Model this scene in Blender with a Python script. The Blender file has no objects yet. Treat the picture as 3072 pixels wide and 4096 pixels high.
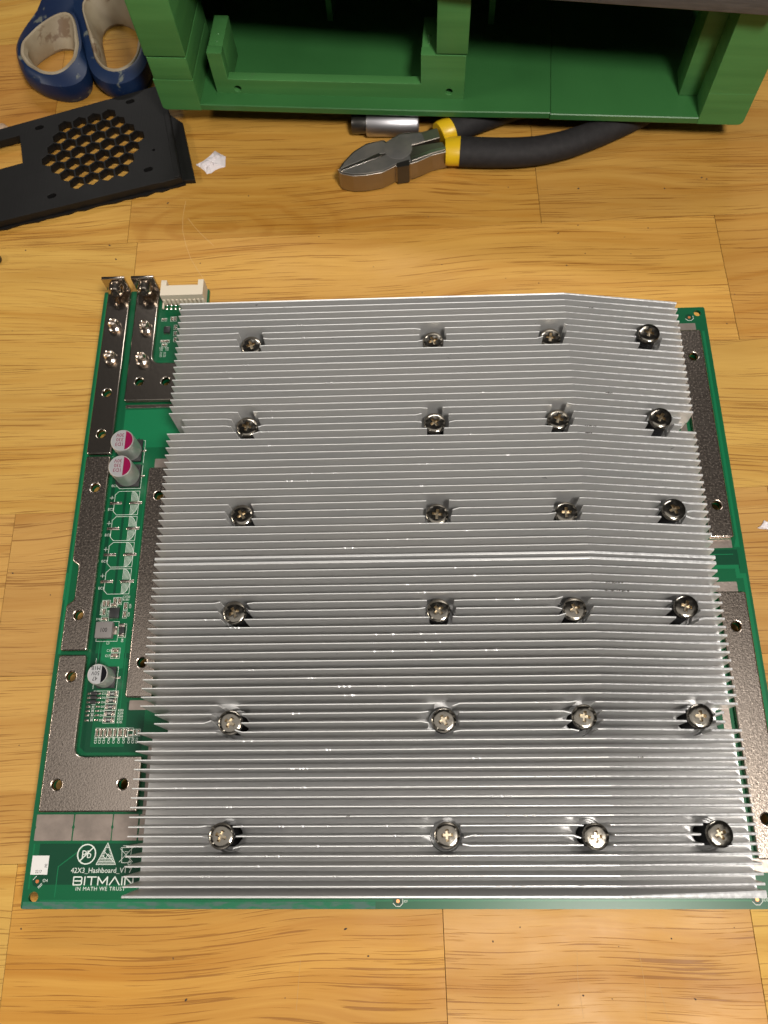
import bpy, bmesh, math, random
from mathutils import Vector, Matrix
random.seed(7)
sc = bpy.context.scene
K = 0.001                                            # everything below is written in millimetres

# ---------------------------------------------------------------- camera
cam_d = bpy.data.cameras.new('camera'); cam = bpy.data.objects.new('camera', cam_d)
sc.collection.objects.link(cam); sc.camera = cam
RT = (0.99911627, -0.00399678, -0.04184146); DN = (-0.01831908, -0.93735398, -0.34789643); FW = (-0.03782979, 0.34835548, -0.93659883)
mw = Matrix(((RT[0], -DN[0], -FW[0], 0.14448), (RT[1], -DN[1], -FW[1], 0.03158), (RT[2], -DN[2], -FW[2], 0.33211), (0, 0, 0, 1)))
cam.matrix_world = mw
cam_d.sensor_fit = 'VERTICAL'; cam_d.sensor_height = 36.0; cam_d.lens = 3250 / 4096 * 36
cam_d.clip_start = 0.01; cam_d.clip_end = 20
cam_d.dof.use_dof = True; cam_d.dof.focus_distance = 0.33; cam_d.dof.aperture_fstop = 20

# ---------------------------------------------------------------- light of a dim workshop: lamps, and an added fill panel overhead
w = bpy.data.worlds.new('World'); sc.world = w; w.use_nodes = True
bg = w.node_tree.nodes['Background']; bg.inputs[0].default_value = (0.9, 0.86, 0.82, 1); bg.inputs[1].default_value = 0.035

def lamp(name, loc, target, size, power, col, sy=None):
    l = bpy.data.lights.new(name, 'AREA'); l.energy = power; l.color = col
    l.shape = 'RECTANGLE' if sy else 'DISK'; l.size = size
    if sy: l.size_y = sy
    o = bpy.data.objects.new(name, l); sc.collection.objects.link(o)
    o.location = loc
    d = Vector(target) - Vector(loc); o.rotation_euler = d.to_track_quat('-Z', 'Y').to_euler()
    return o
lamp('ceiling_lamp', (0.37, -0.16, 0.80), (0.14, 0.12, 0), 0.16, 7.6, (1, 0.95, 0.87))
lamp('tube_lamp', (0.13, 1.50, 1.45), (0.14, 0.15, 0), 0.9, 8.5, (1, 0.97, 0.92), 0.10)
lamp('overhead_fill_panel', (0.15, 0.02, 1.7), (0.15, 0.02, 0), 1.6, 3.0, (1, 0.96, 0.90), 0.8)  # added fill, no fixture of the room; lifts the gaps between the fins
lamp('left_lamp', (-1.0, 0.12, 0.85), (0.1, 0.12, 0), 0.5, 4.5, (1, 0.92, 0.80), 0.10)
sc.view_settings.view_transform = 'Standard'; sc.view_settings.look = 'None'
sc.view_settings.exposure = 0.04; sc.view_settings.gamma = 1.0
sc.cycles.max_bounces = 8; sc.cycles.glossy_bounces = 6; sc.cycles.sample_clamp_indirect = 4

# ---------------------------------------------------------------- materials
def mat(name, col, rough=0.5, metal=0.0, bump=None, spec=0.5, coat=0.0, vary=None, roughvar=None, bstr=0.3, bdist=0.0002, aniso=None, spots=None):
    """bump: (scale vec, detail); vary: (scale vec, second colour, lo, hi); spots: (scale, colour, threshold)"""
    m = bpy.data.materials.new(name); m.use_nodes = True
    nt = m.node_tree; N = nt.nodes; L = nt.links; b = N['Principled BSDF']
    b.inputs['Base Color'].default_value = (*col, 1); b.inputs['Roughness'].default_value = rough
    b.inputs['Metallic'].default_value = metal; b.inputs['Specular IOR Level'].default_value = spec
    if coat: b.inputs['Coat Weight'].default_value = coat; b.inputs['Coat Roughness'].default_value = 0.12
    tc = None
    def noise(scale, detail=3, dist=0.0, rgh=0.5):
        nonlocal tc
        if tc is None: tc = N.new('ShaderNodeTexCoord')
        mp = N.new('ShaderNodeMapping'); L.new(tc.outputs['Object'], mp.inputs[0]); mp.inputs['Scale'].default_value = scale if hasattr(scale, '__len__') else (scale,) * 3
        n = N.new('ShaderNodeTexNoise'); n.inputs['Scale'].default_value = 1; n.inputs['Detail'].default_value = detail
        n.inputs['Distortion'].default_value = dist; n.inputs['Roughness'].default_value = rgh
        L.new(mp.outputs[0], n.inputs['Vector']); return n
    last = None
    if vary:
        n = noise(vary[0], 4); r = N.new('ShaderNodeMapRange'); r.inputs[1].default_value = vary[2]; r.inputs[2].default_value = vary[3]
        L.new(n.outputs[0], r.inputs[0]); mx = N.new('ShaderNodeMix'); mx.data_type = 'RGBA'
        mx.inputs[6].default_value = (*col, 1); mx.inputs[7].default_value = (*vary[1], 1)
        L.new(r.outputs[0], mx.inputs[0]); last = mx.outputs[2]
    if spots:
        n = noise(spots[0], 5, 0.5, 0.6); r = N.new('ShaderNodeMapRange'); r.inputs[1].default_value = spots[2]; r.inputs[2].default_value = spots[2] + 0.05
        L.new(n.outputs[0], r.inputs[0]); mx = N.new('ShaderNodeMix'); mx.data_type = 'RGBA'
        if last: L.new(last, mx.inputs[6])
        else: mx.inputs[6].default_value = (*col, 1)
        mx.inputs[7].default_value = (*spots[1], 1); L.new(r.outputs[0], mx.inputs[0]); last = mx.outputs[2]
    if last: L.new(last, b.inputs['Base Color'])
    if roughvar:
        n = noise(roughvar[0], 4); r = N.new('ShaderNodeMapRange'); r.inputs[1].default_value = 0.3; r.inputs[2].default_value = 0.7
        r.inputs[3].default_value = roughvar[1]; r.inputs[4].default_value = roughvar[2]
        L.new(n.outputs[0], r.inputs[0]); L.new(r.outputs[0], b.inputs['Roughness'])
    if bump:
        n = noise(bump[0], bump[1]); bp = N.new('ShaderNodeBump'); bp.inputs['Strength'].default_value = bstr; bp.inputs['Distance'].default_value = bdist
        L.new(n.outputs[0], bp.inputs['Height']); L.new(bp.outputs[0], b.inputs['Normal'])
    return m

ALU = mat('aluminium', (0.745, 0.735, 0.725), 0.38, 0.60, bump=((60, 400, 2200), 3), bstr=0.35, bdist=0.00006, roughvar=((25, 200, 260), 0.34, 0.42), vary=((12, 300, 60), (0.69, 0.69, 0.69), 0.35, 0.7), spots=((160, 260, 200), (0.35, 0.35, 0.36), 0.70))
ALUT = mat('aluminium_edge_glint', (0.86, 0.86, 0.85), 0.32, 0.35, bump=((30, 900, 900), 2), bstr=0.3, bdist=0.00006)  # lighter, less metallic copy: glint of fin tops and ends put into the colour
ALUM = mat('aluminium_milled', (0.80, 0.80, 0.81), 0.40, 0.45, bump=((700, 500, 500), 4), bstr=0.8, bdist=0.00010, vary=((500, 500, 500), (0.60, 0.60, 0.61), 0.4, 0.62), spots=((90, 300, 300), (0.2, 0.2, 0.21), 0.72))
ALUB = mat('aluminium_base', (0.88, 0.87, 0.87), 0.45, 0.45, bump=(900, 4), bstr=0.5, bdist=0.00008)
NICK = mat('nickel_plate', (0.58, 0.49, 0.425), 0.24, 1.0, bump=((1700, 1700, 1700), 3), bstr=0.36, bdist=0.00014, roughvar=(1200, 0.16, 0.30), vary=(35, (0.52, 0.435, 0.37), 0.3, 0.7))
NICKS = mat('smooth_nickel', (0.46, 0.40, 0.345), 0.20, 1.0, bump=(500, 2), bstr=0.25, bdist=0.0001)
TIN = mat('tinned_pad', (0.40, 0.33, 0.29), 0.42, 0.9, bump=(1100, 3), bstr=0.5, bdist=0.00012, vary=(160, (0.30, 0.25, 0.22), 0.35, 0.65))
SOLDER = mat('solder', (0.72, 0.62, 0.54), 0.22, 1.0, bump=(900, 2), bstr=0.7, bdist=0.0002)
SCREW = mat('screw_steel', (0.27, 0.245, 0.21), 0.20, 1.0, bump=(700, 3), bstr=0.10, bdist=0.0001, roughvar=(500, 0.09, 0.22), spots=(420, (0.2, 0.17, 0.13), 0.64))
RECESS = mat('recess_glint', (0.46, 0.39, 0.29), 0.3, 1.0)  # glint inside the recess painted as a lighter, warmer steel than the head
SPRING = mat('spring_steel', (0.030, 0.030, 0.032), 0.32, 0.6)
DARKM = mat('dark_steel', (0.10, 0.095, 0.09), 0.35, 0.9)
PCB = mat('solder_mask', (0.0015, 0.098, 0.036), 0.34, 0.0, vary=(14, (0.001, 0.070, 0.026), 0.35, 0.7), spec=0.35)
PCBL = mat('solder_mask_over_copper', (0.004, 0.138, 0.052), 0.34, 0.0, spec=0.35)
PCBD = mat('solder_mask_dark', (0.001, 0.046, 0.020), 0.34, 0.0, spec=0.35)
PCBE = mat('board_edge', (0.01, 0.20, 0.085), 0.55, 0.0, vary=((120, 120, 10), (0.02, 0.28, 0.13), 0.4, 0.6))
SCUFF = mat('scuffed_edge', (0.05, 0.12, 0.095), 0.7, 0.0, vary=((160, 500, 100), (0.005, 0.13, 0.06), 0.42, 0.56))
SILK = mat('white_print', (0.62, 0.66, 0.60), 0.6)
WHITE = mat('white_sticker', (0.66, 0.64, 0.62), 0.6)
INK = mat('black_ink', (0.008, 0.008, 0.010), 0.8, spec=0.05)
COPPER = mat('copper', (0.85, 0.27, 0.10), 0.35, 0.7)
BLKP = mat('black_plastic', (0.016, 0.016, 0.017), 0.45, bump=(600, 3), bstr=0.2)
CERAM = mat('capacitor_body', (0.16, 0.115, 0.085), 0.4, vary=(900, (0.22, 0.17, 0.13), 0.4, 0.6))
CAPAL = mat('can_aluminium', (0.62, 0.62, 0.60), 0.42, 0.8, bump=((300, 300, 900), 2), bstr=0.15, bdist=0.0001)
CAPTOP = mat('can_top', (0.62, 0.62, 0.63), 0.38, 0.75, bump=(1500, 2), bstr=0.2, bdist=0.00006)
MAG = mat('magenta_print', (0.20, 0.003, 0.045), 0.7, spec=0.1)
INDU = mat('inductor_body', (0.17, 0.155, 0.15), 0.55, bump=(1200, 3), bstr=0.2)
CONN = mat('connector_plastic', (0.66, 0.58, 0.46), 0.5, bump=(300, 2), bstr=0.1)
GRN = mat('green_print', (0.054, 0.185, 0.052), 0.42, bump=((8, 8, 3200), 1), bstr=0.45, bdist=0.00012, vary=((10, 10, 160), (0.066, 0.215, 0.062), 0.40, 0.6), spec=0.35, spots=(70, (0.075, 0.17, 0.066), 0.69))
GRNF = mat('green_print_floor', (0.036, 0.145, 0.040), 0.38, bump=((900, 30, 30), 1), bstr=0.3, bdist=0.0001, vary=(18, (0.030, 0.125, 0.034), 0.4, 0.65))
BLK = mat('black_print', (0.0075, 0.0070, 0.0070), 0.5, bump=((2600, 30, 2600), 1), bstr=0.35, bdist=0.0001, vary=(40, (0.0105, 0.010, 0.010), 0.4, 0.7), spec=0.3)
SLAB = mat('dark_grey_print', (0.052, 0.050, 0.051), 0.5, bump=((250, 250, 1400), 4), bstr=0.6, bdist=0.0002, vary=((100, 100, 900), (0.078, 0.074, 0.073), 0.35, 0.65))
BLUE = mat('blue_plastic', (0.006, 0.020, 0.062), 0.42, spec=0.35, vary=(28, (0.006, 0.016, 0.055), 0.4, 0.62), spots=(75, (0.12, 0.13, 0.12), 0.60), bump=(200, 2), bstr=0.1)
CREAM = mat('cream_rubber', (0.33, 0.27, 0.185), 0.6, vary=(60, (0.24, 0.18, 0.11), 0.4, 0.66), spots=(62, (0.16, 0.10, 0.055), 0.57))
STEEL = mat('plier_steel', (0.19, 0.185, 0.18), 0.52, 0.75, bump=((700, 900, 700), 3), bstr=0.3, bdist=0.0001, vary=(60, (0.30, 0.28, 0.25), 0.4, 0.66))
STEELB = mat('ground_steel', (0.62, 0.58, 0.54), 0.30, 1.0, bump=((2500, 300, 300), 2), bstr=0.4, bdist=0.0001)
STEELS = mat('plier_side_steel', (0.36, 0.32, 0.28), 0.38, 1.0, bump=((1800, 1800, 100), 2), bstr=0.3, bdist=0.0001)
GRIP = mat('grip_rubber', (0.016, 0.0145, 0.0155), 0.7, spec=0.3, bump=(1400, 3), bstr=0.3, bdist=0.0001, vary=(300, (0.022, 0.020, 0.021), 0.4, 0.7))
YEL = mat('yellow_plastic', (0.66, 0.42, 0.010), 0.35)
CHROME = mat('satin_chrome', (0.50, 0.49, 0.52), 0.42, 1.0, bump=((60, 900, 900), 2), bstr=0.15, bdist=0.0001)
PAPER = mat('paper', (0.74, 0.68, 0.70), 0.85, bump=(700, 4), bstr=0.6, bdist=0.0004)
SCR = mat('varnish_scratch', (0.58, 0.36, 0.135), 0.5)
SCRD = mat('dull_scratch', (0.42, 0.25, 0.09), 0.7)
SPECK = mat('dark_speck', (0.05, 0.035, 0.025), 0.8)

def wood_material(knot=None):
    m = bpy.data.materials.new('varnished_rubberwood' + ('_knot' if knot else '')); m.use_nodes = True
    nt = m.node_tree; N = nt.nodes; L = nt.links; b = N['Principled BSDF']
    tc = N.new('ShaderNodeTexCoord'); oi = N.new('ShaderNodeObjectInfo')
    off = N.new('ShaderNodeMath'); off.operation = 'MULTIPLY'; off.inputs[1].default_value = 37.0; L.new(oi.outputs['Random'], off.inputs[0])
    cmb = N.new('ShaderNodeCombineXYZ'); L.new(off.outputs[0], cmb.inputs[0]); L.new(off.outputs[0], cmb.inputs[1]); L.new(off.outputs[0], cmb.inputs[2])
    def warpd(scale, amt, sc2):
        n = N.new('ShaderNodeTexNoise'); n.inputs['Scale'].default_value = 1; n.inputs['Detail'].default_value = 1
        mp = N.new('ShaderNodeMapping'); mp.inputs['Scale'].default_value = sc2
        ad = N.new('ShaderNodeVectorMath'); ad.operation = 'ADD'
        L.new(tc.outputs['Object'], mp.inputs[0]); L.new(mp.outputs[0], ad.inputs[0]); L.new(cmb.outputs[0], ad.inputs[1]); L.new(ad.outputs[0], n.inputs['Vector'])
        sb = N.new('ShaderNodeMath'); sb.operation = 'SUBTRACT'; sb.inputs[1].default_value = 0.5; L.new(n.outputs[0], sb.inputs[0])
        ml = N.new('ShaderNodeMath'); ml.operation = 'MULTIPLY'; ml.inputs[1].default_value = amt; L.new(sb.outputs[0], ml.inputs[0])
        cy = N.new('ShaderNodeCombineXYZ'); L.new(ml.outputs[0], cy.inputs[1])
        a2 = N.new('ShaderNodeVectorMath'); a2.operation = 'ADD'; L.new(tc.outputs['Object'], a2.inputs[0]); L.new(cy.outputs[0], a2.inputs[1])
        m2 = N.new('ShaderNodeMapping'); m2.inputs['Scale'].default_value = scale; L.new(a2.outputs[0], m2.inputs[0])
        a3 = N.new('ShaderNodeVectorMath'); a3.operation = 'ADD'; L.new(m2.outputs[0], a3.inputs[0]); L.new(cmb.outputs[0], a3.inputs[1])
        return a3
    def noise(v, detail=3, r=0.5):
        n = N.new('ShaderNodeTexNoise'); n.inputs['Scale'].default_value = 1; n.inputs['Detail'].default_value = detail; n.inputs['Roughness'].default_value = r
        L.new(v.outputs[0], n.inputs['Vector']); return n
    def rng(src, a, c, lo=0.0, hi=1.0):
        r = N.new('ShaderNodeMapRange'); r.inputs[1].default_value = a; r.inputs[2].default_value = c; r.inputs[3].default_value = lo; r.inputs[4].default_value = hi
        L.new(src, r.inputs[0]); return r
    def mix(f, a, c, mode='MIX'):
        x = N.new('ShaderNodeMix'); x.data_type = 'RGBA'; x.blend_type = mode
        if hasattr(f, 'name'): L.new(f, x.inputs[0])
        else: x.inputs[0].default_value = f
        for v, i in ((a, 6), (c, 7)):
            if isinstance(v, tuple): x.inputs[i].default_value = (*v, 1)
            else: L.new(v, x.inputs[i])
        return x.outputs[2]
    big = noise(warpd((7, 45, 10), 0.02, (6, 12, 6)), 3)
    rings = noise(warpd((3.5, 120, 10), 0.05, (7, 13, 9)), 4, 0.62)
    fine = noise(warpd((30, 1100, 100), 0.03, (8, 15, 9)), 5, 0.75)
    pore = noise(warpd((24, 1750, 100), 0.022, (8, 15, 9)), 3, 0.5)
    dens = noise(warpd((22, 60, 30), 0.0, (1, 1, 1)), 2)
    col = mix(rng(big.outputs[0], 0.3, 0.7).outputs[0], (1.08, 1.06, 1.0), (0.86, 0.80, 0.74))
    col = mix(rng(rings.outputs[0], 0.46, 0.72, 0, 0.85).outputs[0], col, (0.70, 0.52, 0.36))
    col = mix(rng(fine.outputs[0], 0.36, 0.66, 0, 0.36).outputs[0], col, (0.76, 0.64, 0.50))
    if knot:
        sub = N.new('ShaderNodeVectorMath'); sub.operation = 'SUBTRACT'; sub.inputs[1].default_value = (knot[0], knot[1], 0); L.new(tc.outputs['Object'], sub.inputs[0])
        sc_ = N.new('ShaderNodeMapping'); sc_.inputs['Scale'].default_value = (19, 52, 0); L.new(sub.outputs[0], sc_.inputs[0])
        kn = N.new('ShaderNodeTexNoise'); kn.inputs['Scale'].default_value = 28; kn.inputs['Detail'].default_value = 3; L.new(tc.outputs['Object'], kn.inputs['Vector'])
        ka = N.new('ShaderNodeVectorMath'); ka.operation = 'MULTIPLY_ADD'; ka.inputs[1].default_value = (0.8, 0.8, 0.0); L.new(kn.outputs['Color'], ka.inputs[0]); L.new(sc_.outputs[0], ka.inputs[2])
        ln_ = N.new('ShaderNodeVectorMath'); ln_.operation = 'LENGTH'; L.new(ka.outputs[0], ln_.inputs[0])
        sn = N.new('ShaderNodeMath'); sn.operation = 'MULTIPLY'; sn.inputs[1].default_value = 17.0; L.new(ln_.outputs['Value'], sn.inputs[0])
        si = N.new('ShaderNodeMath'); si.operation = 'SINE'; L.new(sn.outputs[0], si.inputs[0])
        fade = rng(ln_.outputs['Value'], 0.9, 2.1, 0.34, 0.0)
        fr = rng(si.outputs[0], 0.1, 1.0, 0, 1); fm = N.new('ShaderNodeMath'); fm.operation = 'MULTIPLY'; L.new(fr.outputs[0], fm.inputs[0]); L.new(fade.outputs[0], fm.inputs[1])
        col = mix(fm.outputs[0], col, (0.62, 0.42, 0.28))
    ds = rng(dens.outputs[0], 0.35, 0.65, 0.63, 0.555)
    pm = N.new('ShaderNodeMath'); pm.operation = 'SUBTRACT'; L.new(pore.outputs[0], pm.inputs[0]); L.new(ds.outputs[0], pm.inputs[1])
    pr = rng(pm.outputs[0], 0.0, 0.035, 0, 0.62)
    col = mix(pr.outputs[0], col, (0.34, 0.20, 0.115))
    col = mix(1.0, col, oi.outputs['Color'], 'MULTIPLY')
    hs_ = N.new('ShaderNodeHueSaturation'); hs_.inputs['Hue'].default_value = 0.5035; hs_.inputs['Saturation'].default_value = 1.05; hs_.inputs['Value'].default_value = 0.98; L.new(col, hs_.inputs['Color']); L.new(hs_.outputs[0], b.inputs['Base Color'])
    rr = noise(warpd((40, 60, 40), 0.0, (1, 1, 1)), 3)
    L.new(rng(rr.outputs[0], 0.3, 0.7, 0.44, 0.62).outputs[0], b.inputs['Roughness'])
    b.inputs['Specular IOR Level'].default_value = 0.35
    inv = rng(pr.outputs[0], 0, 1, 1, 0)
    bp = N.new('ShaderNodeBump'); bp.inputs['Strength'].default_value = 0.35; bp.inputs['Distance'].default_value = 0.00015
    ad = N.new('ShaderNodeMath'); ad.operation = 'MULTIPLY_ADD'; ad.inputs[1].default_value = 1.0
    L.new(inv.outputs[0], ad.inputs[0]); L.new(rr.outputs[0], ad.inputs[2]); L.new(ad.outputs[0], bp.inputs['Height']); L.new(bp.outputs[0], b.inputs['Normal'])
    return m
WOOD = wood_material(); WOODK = wood_material((-0.036, -0.022))

# ---------------------------------------------------------------- helpers
def link(name, me, m, parent=None, loc=(0, 0, 0), rot=(0, 0, 0), kind=None, label=None):
    o = bpy.data.objects.new(name, me); sc.collection.objects.link(o)
    if m is not None and me is not None and not me.materials: me.materials.append(m)
    o.location = [c * K for c in loc]; o.rotation_euler = rot
    if parent: o.parent = parent
    if kind: o['kind'] = kind
    if label: o['label'] = label
    return o
def thing(name, label, cat, loc=(0, 0, 0), rotz=0.0, group=None):
    o = bpy.data.objects.new(name, None); sc.collection.objects.link(o)
    o.location = [c * K for c in loc]; o.rotation_euler = (0, 0, rotz); o.empty_display_size = 0.01
    o['label'] = label; o['category'] = cat
    if group: o['group'] = group
    return o
def mesh_of(bm, smooth=False):
    me = bpy.data.meshes.new('m')
    bmesh.ops.scale(bm, vec=(K, K, K), verts=bm.verts)
    bm.to_mesh(me); bm.free()
    if smooth:
        me.polygons.foreach_set('use_smooth', [True] * len(me.polygons)); me.update()
        try: me.set_sharp_from_angle(angle=math.radians(38))
        except Exception: pass
    return me
def from_obj(o, smooth):
    dg = bpy.context.evaluated_depsgraph_get(); me = bpy.data.meshes.new_from_object(o.evaluated_get(dg))
    me.materials.clear(); me.transform(Matrix.Scale(K, 4))
    d = o.data; bpy.data.objects.remove(o); bpy.data.curves.remove(d)
    if smooth:
        me.polygons.foreach_set('use_smooth', [True] * len(me.polygons))
        try: me.set_sharp_from_angle(angle=math.radians(38))
        except Exception: pass
    return me
def plate(outer, z0, z1, holes=(), bev=0.0, smooth=True):
    """solid sheet with the outline 'outer' (mm), cut by holes, edges rounded by bev"""
    c = bpy.data.curves.new('c', 'CURVE'); c.dimensions = '2D'; c.fill_mode = 'BOTH'
    for poly in [outer] + list(holes):
        s = c.splines.new('POLY'); s.points.add(len(poly) - 1); s.use_cyclic_u = True
        for i, q in enumerate(poly): s.points[i].co = (q[0], q[1], 0, 1)
    c.extrude = max((z1 - z0) / 2 - bev, 1e-4); c.bevel_depth = bev; c.bevel_resolution = 2; c.offset = -bev
    o = bpy.data.objects.new('c', c); sc.collection.objects.link(o)
    me = from_obj(o, smooth); me.transform(Matrix.Translation((0, 0, (z0 + z1) / 2 * K)))
    return me
def textmesh(body, cap, align='LEFT', th=0.03, sx=1.0, gap=1.0, spacing=1.0):
    c = bpy.data.curves.new('t', 'FONT'); c.body = body; c.size = cap / 0.69; c.align_x = align; c.align_y = 'TOP_BASELINE'
    c.extrude = th / 2; c.resolution_u = 2; c.space_line = gap; c.space_character = spacing
    o = bpy.data.objects.new('t', c); sc.collection.objects.link(o)
    me = from_obj(o, False); me.transform(Matrix.Diagonal((sx, 1, 1, 1))); return me
def box(bm, x0, x1, y0, y1, z0, z1, bev=0.0):
    r = bmesh.ops.create_cube(bm, size=1); vs = r['verts']
    for v in vs: v.co = Vector(((x0 + x1) / 2 + v.co.x * (x1 - x0), (y0 + y1) / 2 + v.co.y * (y1 - y0), (z0 + z1) / 2 + v.co.z * (z1 - z0)))
    if bev:
        es = list({e for v in vs for e in v.link_edges}); bmesh.ops.bevel(bm, geom=es, offset=bev, segments=2, affect='EDGES', profile=0.5)
def boxmesh(x0, x1, y0, y1, z0, z1, bev=0.0):
    bm = bmesh.new(); box(bm, x0, x1, y0, y1, z0, z1, bev); return mesh_of(bm, bool(bev))
def lathe(bm, prof, seg=32, cx=0, cy=0):
    rings = []
    for r, z in prof:
        if r < 1e-5: rings.append([bm.verts.new((cx, cy, z))])
        else: rings.append([bm.verts.new((cx + r * math.cos(2 * math.pi * i / seg), cy + r * math.sin(2 * math.pi * i / seg), z)) for i in range(seg)])
    for a, b in zip(rings, rings[1:]):
        for i in range(seg):
            j = (i + 1) % seg
            if len(a) == 1 and len(b) == 1: continue
            if len(a) == 1: bm.faces.new((a[0], b[j], b[i])) if False else bm.faces.new((b[i], b[j], a[0]))
            elif len(b) == 1: bm.faces.new((a[i], a[j], b[0]))
            else: bm.faces.new((a[i], a[j], b[j], b[i]))
    bmesh.ops.recalc_face_normals(bm, faces=bm.faces)
def tube(bm, pts, rad, seg=10, caps=True):
    rings = []; n = len(pts)
    for i, p in enumerate(pts):
        p = Vector(p); a = Vector(pts[max(i - 1, 0)]); b = Vector(pts[min(i + 1, n - 1)]); t = (b - a).normalized()
        u = t.cross(Vector((0, 0, 1)))
        if u.length < 1e-3: u = t.cross(Vector((0, 1, 0)))
        u.normalize(); v = u.cross(t); r = rad[i] if hasattr(rad, '__len__') else rad
        ru, rv = r if hasattr(r, '__len__') else (r, r)
        rings.append([bm.verts.new(p + u * ru * math.cos(2 * math.pi * k / seg) + v * rv * math.sin(2 * math.pi * k / seg)) for k in range(seg)])
    for a, b in zip(rings, rings[1:]):
        for k in range(seg): bm.faces.new((a[k], a[(k + 1) % seg], b[(k + 1) % seg], b[k]))
    if caps: bm.faces.new(rings[0][::-1]); bm.faces.new(rings[-1])
    bmesh.ops.recalc_face_normals(bm, faces=bm.faces)
def circ(cx, cy, r, n=20, a0=0.0): return [(cx + r * math.cos(a0 + 2 * math.pi * i / n), cy + r * math.sin(a0 + 2 * math.pi * i / n)) for i in range(n)]
def rounded(pts, r, n=4):
    """round the corners of a polygon; r may be a list"""
    out = []; m = len(pts)
    for i, p in enumerate(pts):
        rr = r[i] if hasattr(r, '__len__') else r
        p = Vector(p[:2]); a = Vector(pts[i - 1][:2]); b = Vector(pts[(i + 1) % m][:2])
        da = (a - p); db = (b - p); rr = min(rr, da.length * 0.45, db.length * 0.45)
        if rr < 1e-3: out.append(tuple(p)); continue
        s = p + da.normalized() * rr; e = p + db.normalized() * rr
        for k in range(n + 1):
            t = k / n; q = s * (1 - t) ** 2 + p * 2 * t * (1 - t) + e * t ** 2; out.append(tuple(q))
    return out
def strokes(lines, wd, th=0.03):
    """flat printed line work: each polyline becomes a thin ribbon"""
    bm = bmesh.new()
    for ln in lines:
        for a, b in zip(ln, ln[1:]):
            a = Vector((a[0], a[1], 0)); b = Vector((b[0], b[1], 0)); d = b - a
            if d.length < 1e-6: continue
            d.normalize(); nrm = Vector((-d.y, d.x, 0)) * wd / 2; a2 = a - d * wd * 0.4; b2 = b + d * wd * 0.4
            lo = [bm.verts.new(q) for q in (a2 - nrm, b2 - nrm, b2 + nrm, a2 + nrm)]
            up = [bm.verts.new(v.co + Vector((0, 0, th))) for v in lo]
            bm.faces.new(up); bm.faces.new(lo[::-1])
            for i in range(4): bm.faces.new((lo[i], lo[(i + 1) % 4], up[(i + 1) % 4], up[i]))
            th += 0.0004
    return mesh_of(bm)

# ================================================================ SETTING: butcher-block bench top
TA = math.radians(1.1)
top = link('workbench_top', boxmesh(-420, 700, -260, 900, -30, -8), WOOD, kind='structure', rot=(0, 0, TA))
top.color = (0.45, 0.24, 0.08, 1)
rows = [(-200, -129), (-129, -57), (-57, 14.3), (14.3, 86), (86, 158), (158, 231.5), (231.5, 302.8), (302.8, 374), (374, 445), (445, 517), (517, 588), (588, 660), (660, 732), (732, 800), (800, 870)]
joints = {2: [-9.5, 152, 263.4], 3: [-60, 190], 4: [-30, 300], 5: [-120, 400], 6: [12.7, 301], 7: [7.5, 216], 8: [-40, 140, 330], 9: [-150, 60, 250]}
tone = {(2, 0): (0.61, 0.38, 0.12), (2, 1): (0.60, 0.325, 0.090), (2, 2): (0.56, 0.305, 0.098), (2, 3): (0.62, 0.38, 0.10),
        (3, 0): (0.50, 0.30, 0.105), (3, 1): (0.53, 0.31, 0.105), (4, 0): (0.52, 0.30, 0.105), (4, 1): (0.50, 0.29, 0.105), (4, 2): (0.53, 0.27, 0.088), (3, 2): (0.55, 0.30, 0.10),
        (5, 1): (0.56, 0.345, 0.11), (6, 0): (0.60, 0.37, 0.115), (6, 1): (0.585, 0.335, 0.105), (6, 2): (0.54, 0.30, 0.095),
        (7, 0): (0.56, 0.33, 0.10), (7, 1): (0.56, 0.32, 0.095), (7, 2): (0.50, 0.285, 0.09), (8, 0): (0.47, 0.245, 0.075), (8, 1): (0.5, 0.28, 0.08), (9, 1): (0.55, 0.34, 0.10)}
for ri, (y0, y1) in enumerate(rows):
    js = sorted([-420] + joints.get(ri, [random.uniform(-200, 0), random.uniform(80, 300), random.uniform(350, 500)]) + [700])
    for ji, (x0, x1) in enumerate(zip(js, js[1:])):
        g = 0.10
        cx, cy = (x0 + x1) / 2, (y0 + y1) / 2
        bm = bmesh.new(); box(bm, x0 + g - cx, x1 - g - cx, y0 + 0.06 - cy, y1 - 0.06 - cy, -8.0, random.uniform(-0.03, 0.0), 0.07)
        p = link('plank', mesh_of(bm), WOODK if (ri, ji) == (7, 1) else WOOD, top, loc=(cx, cy, 0))
        base = tone.get((ri, ji), (0.56, 0.325, 0.10)); f = random.uniform(0.97, 1.03)
        p.color = (base[0] * f, base[1] * f, base[2] * f, 1)
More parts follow.
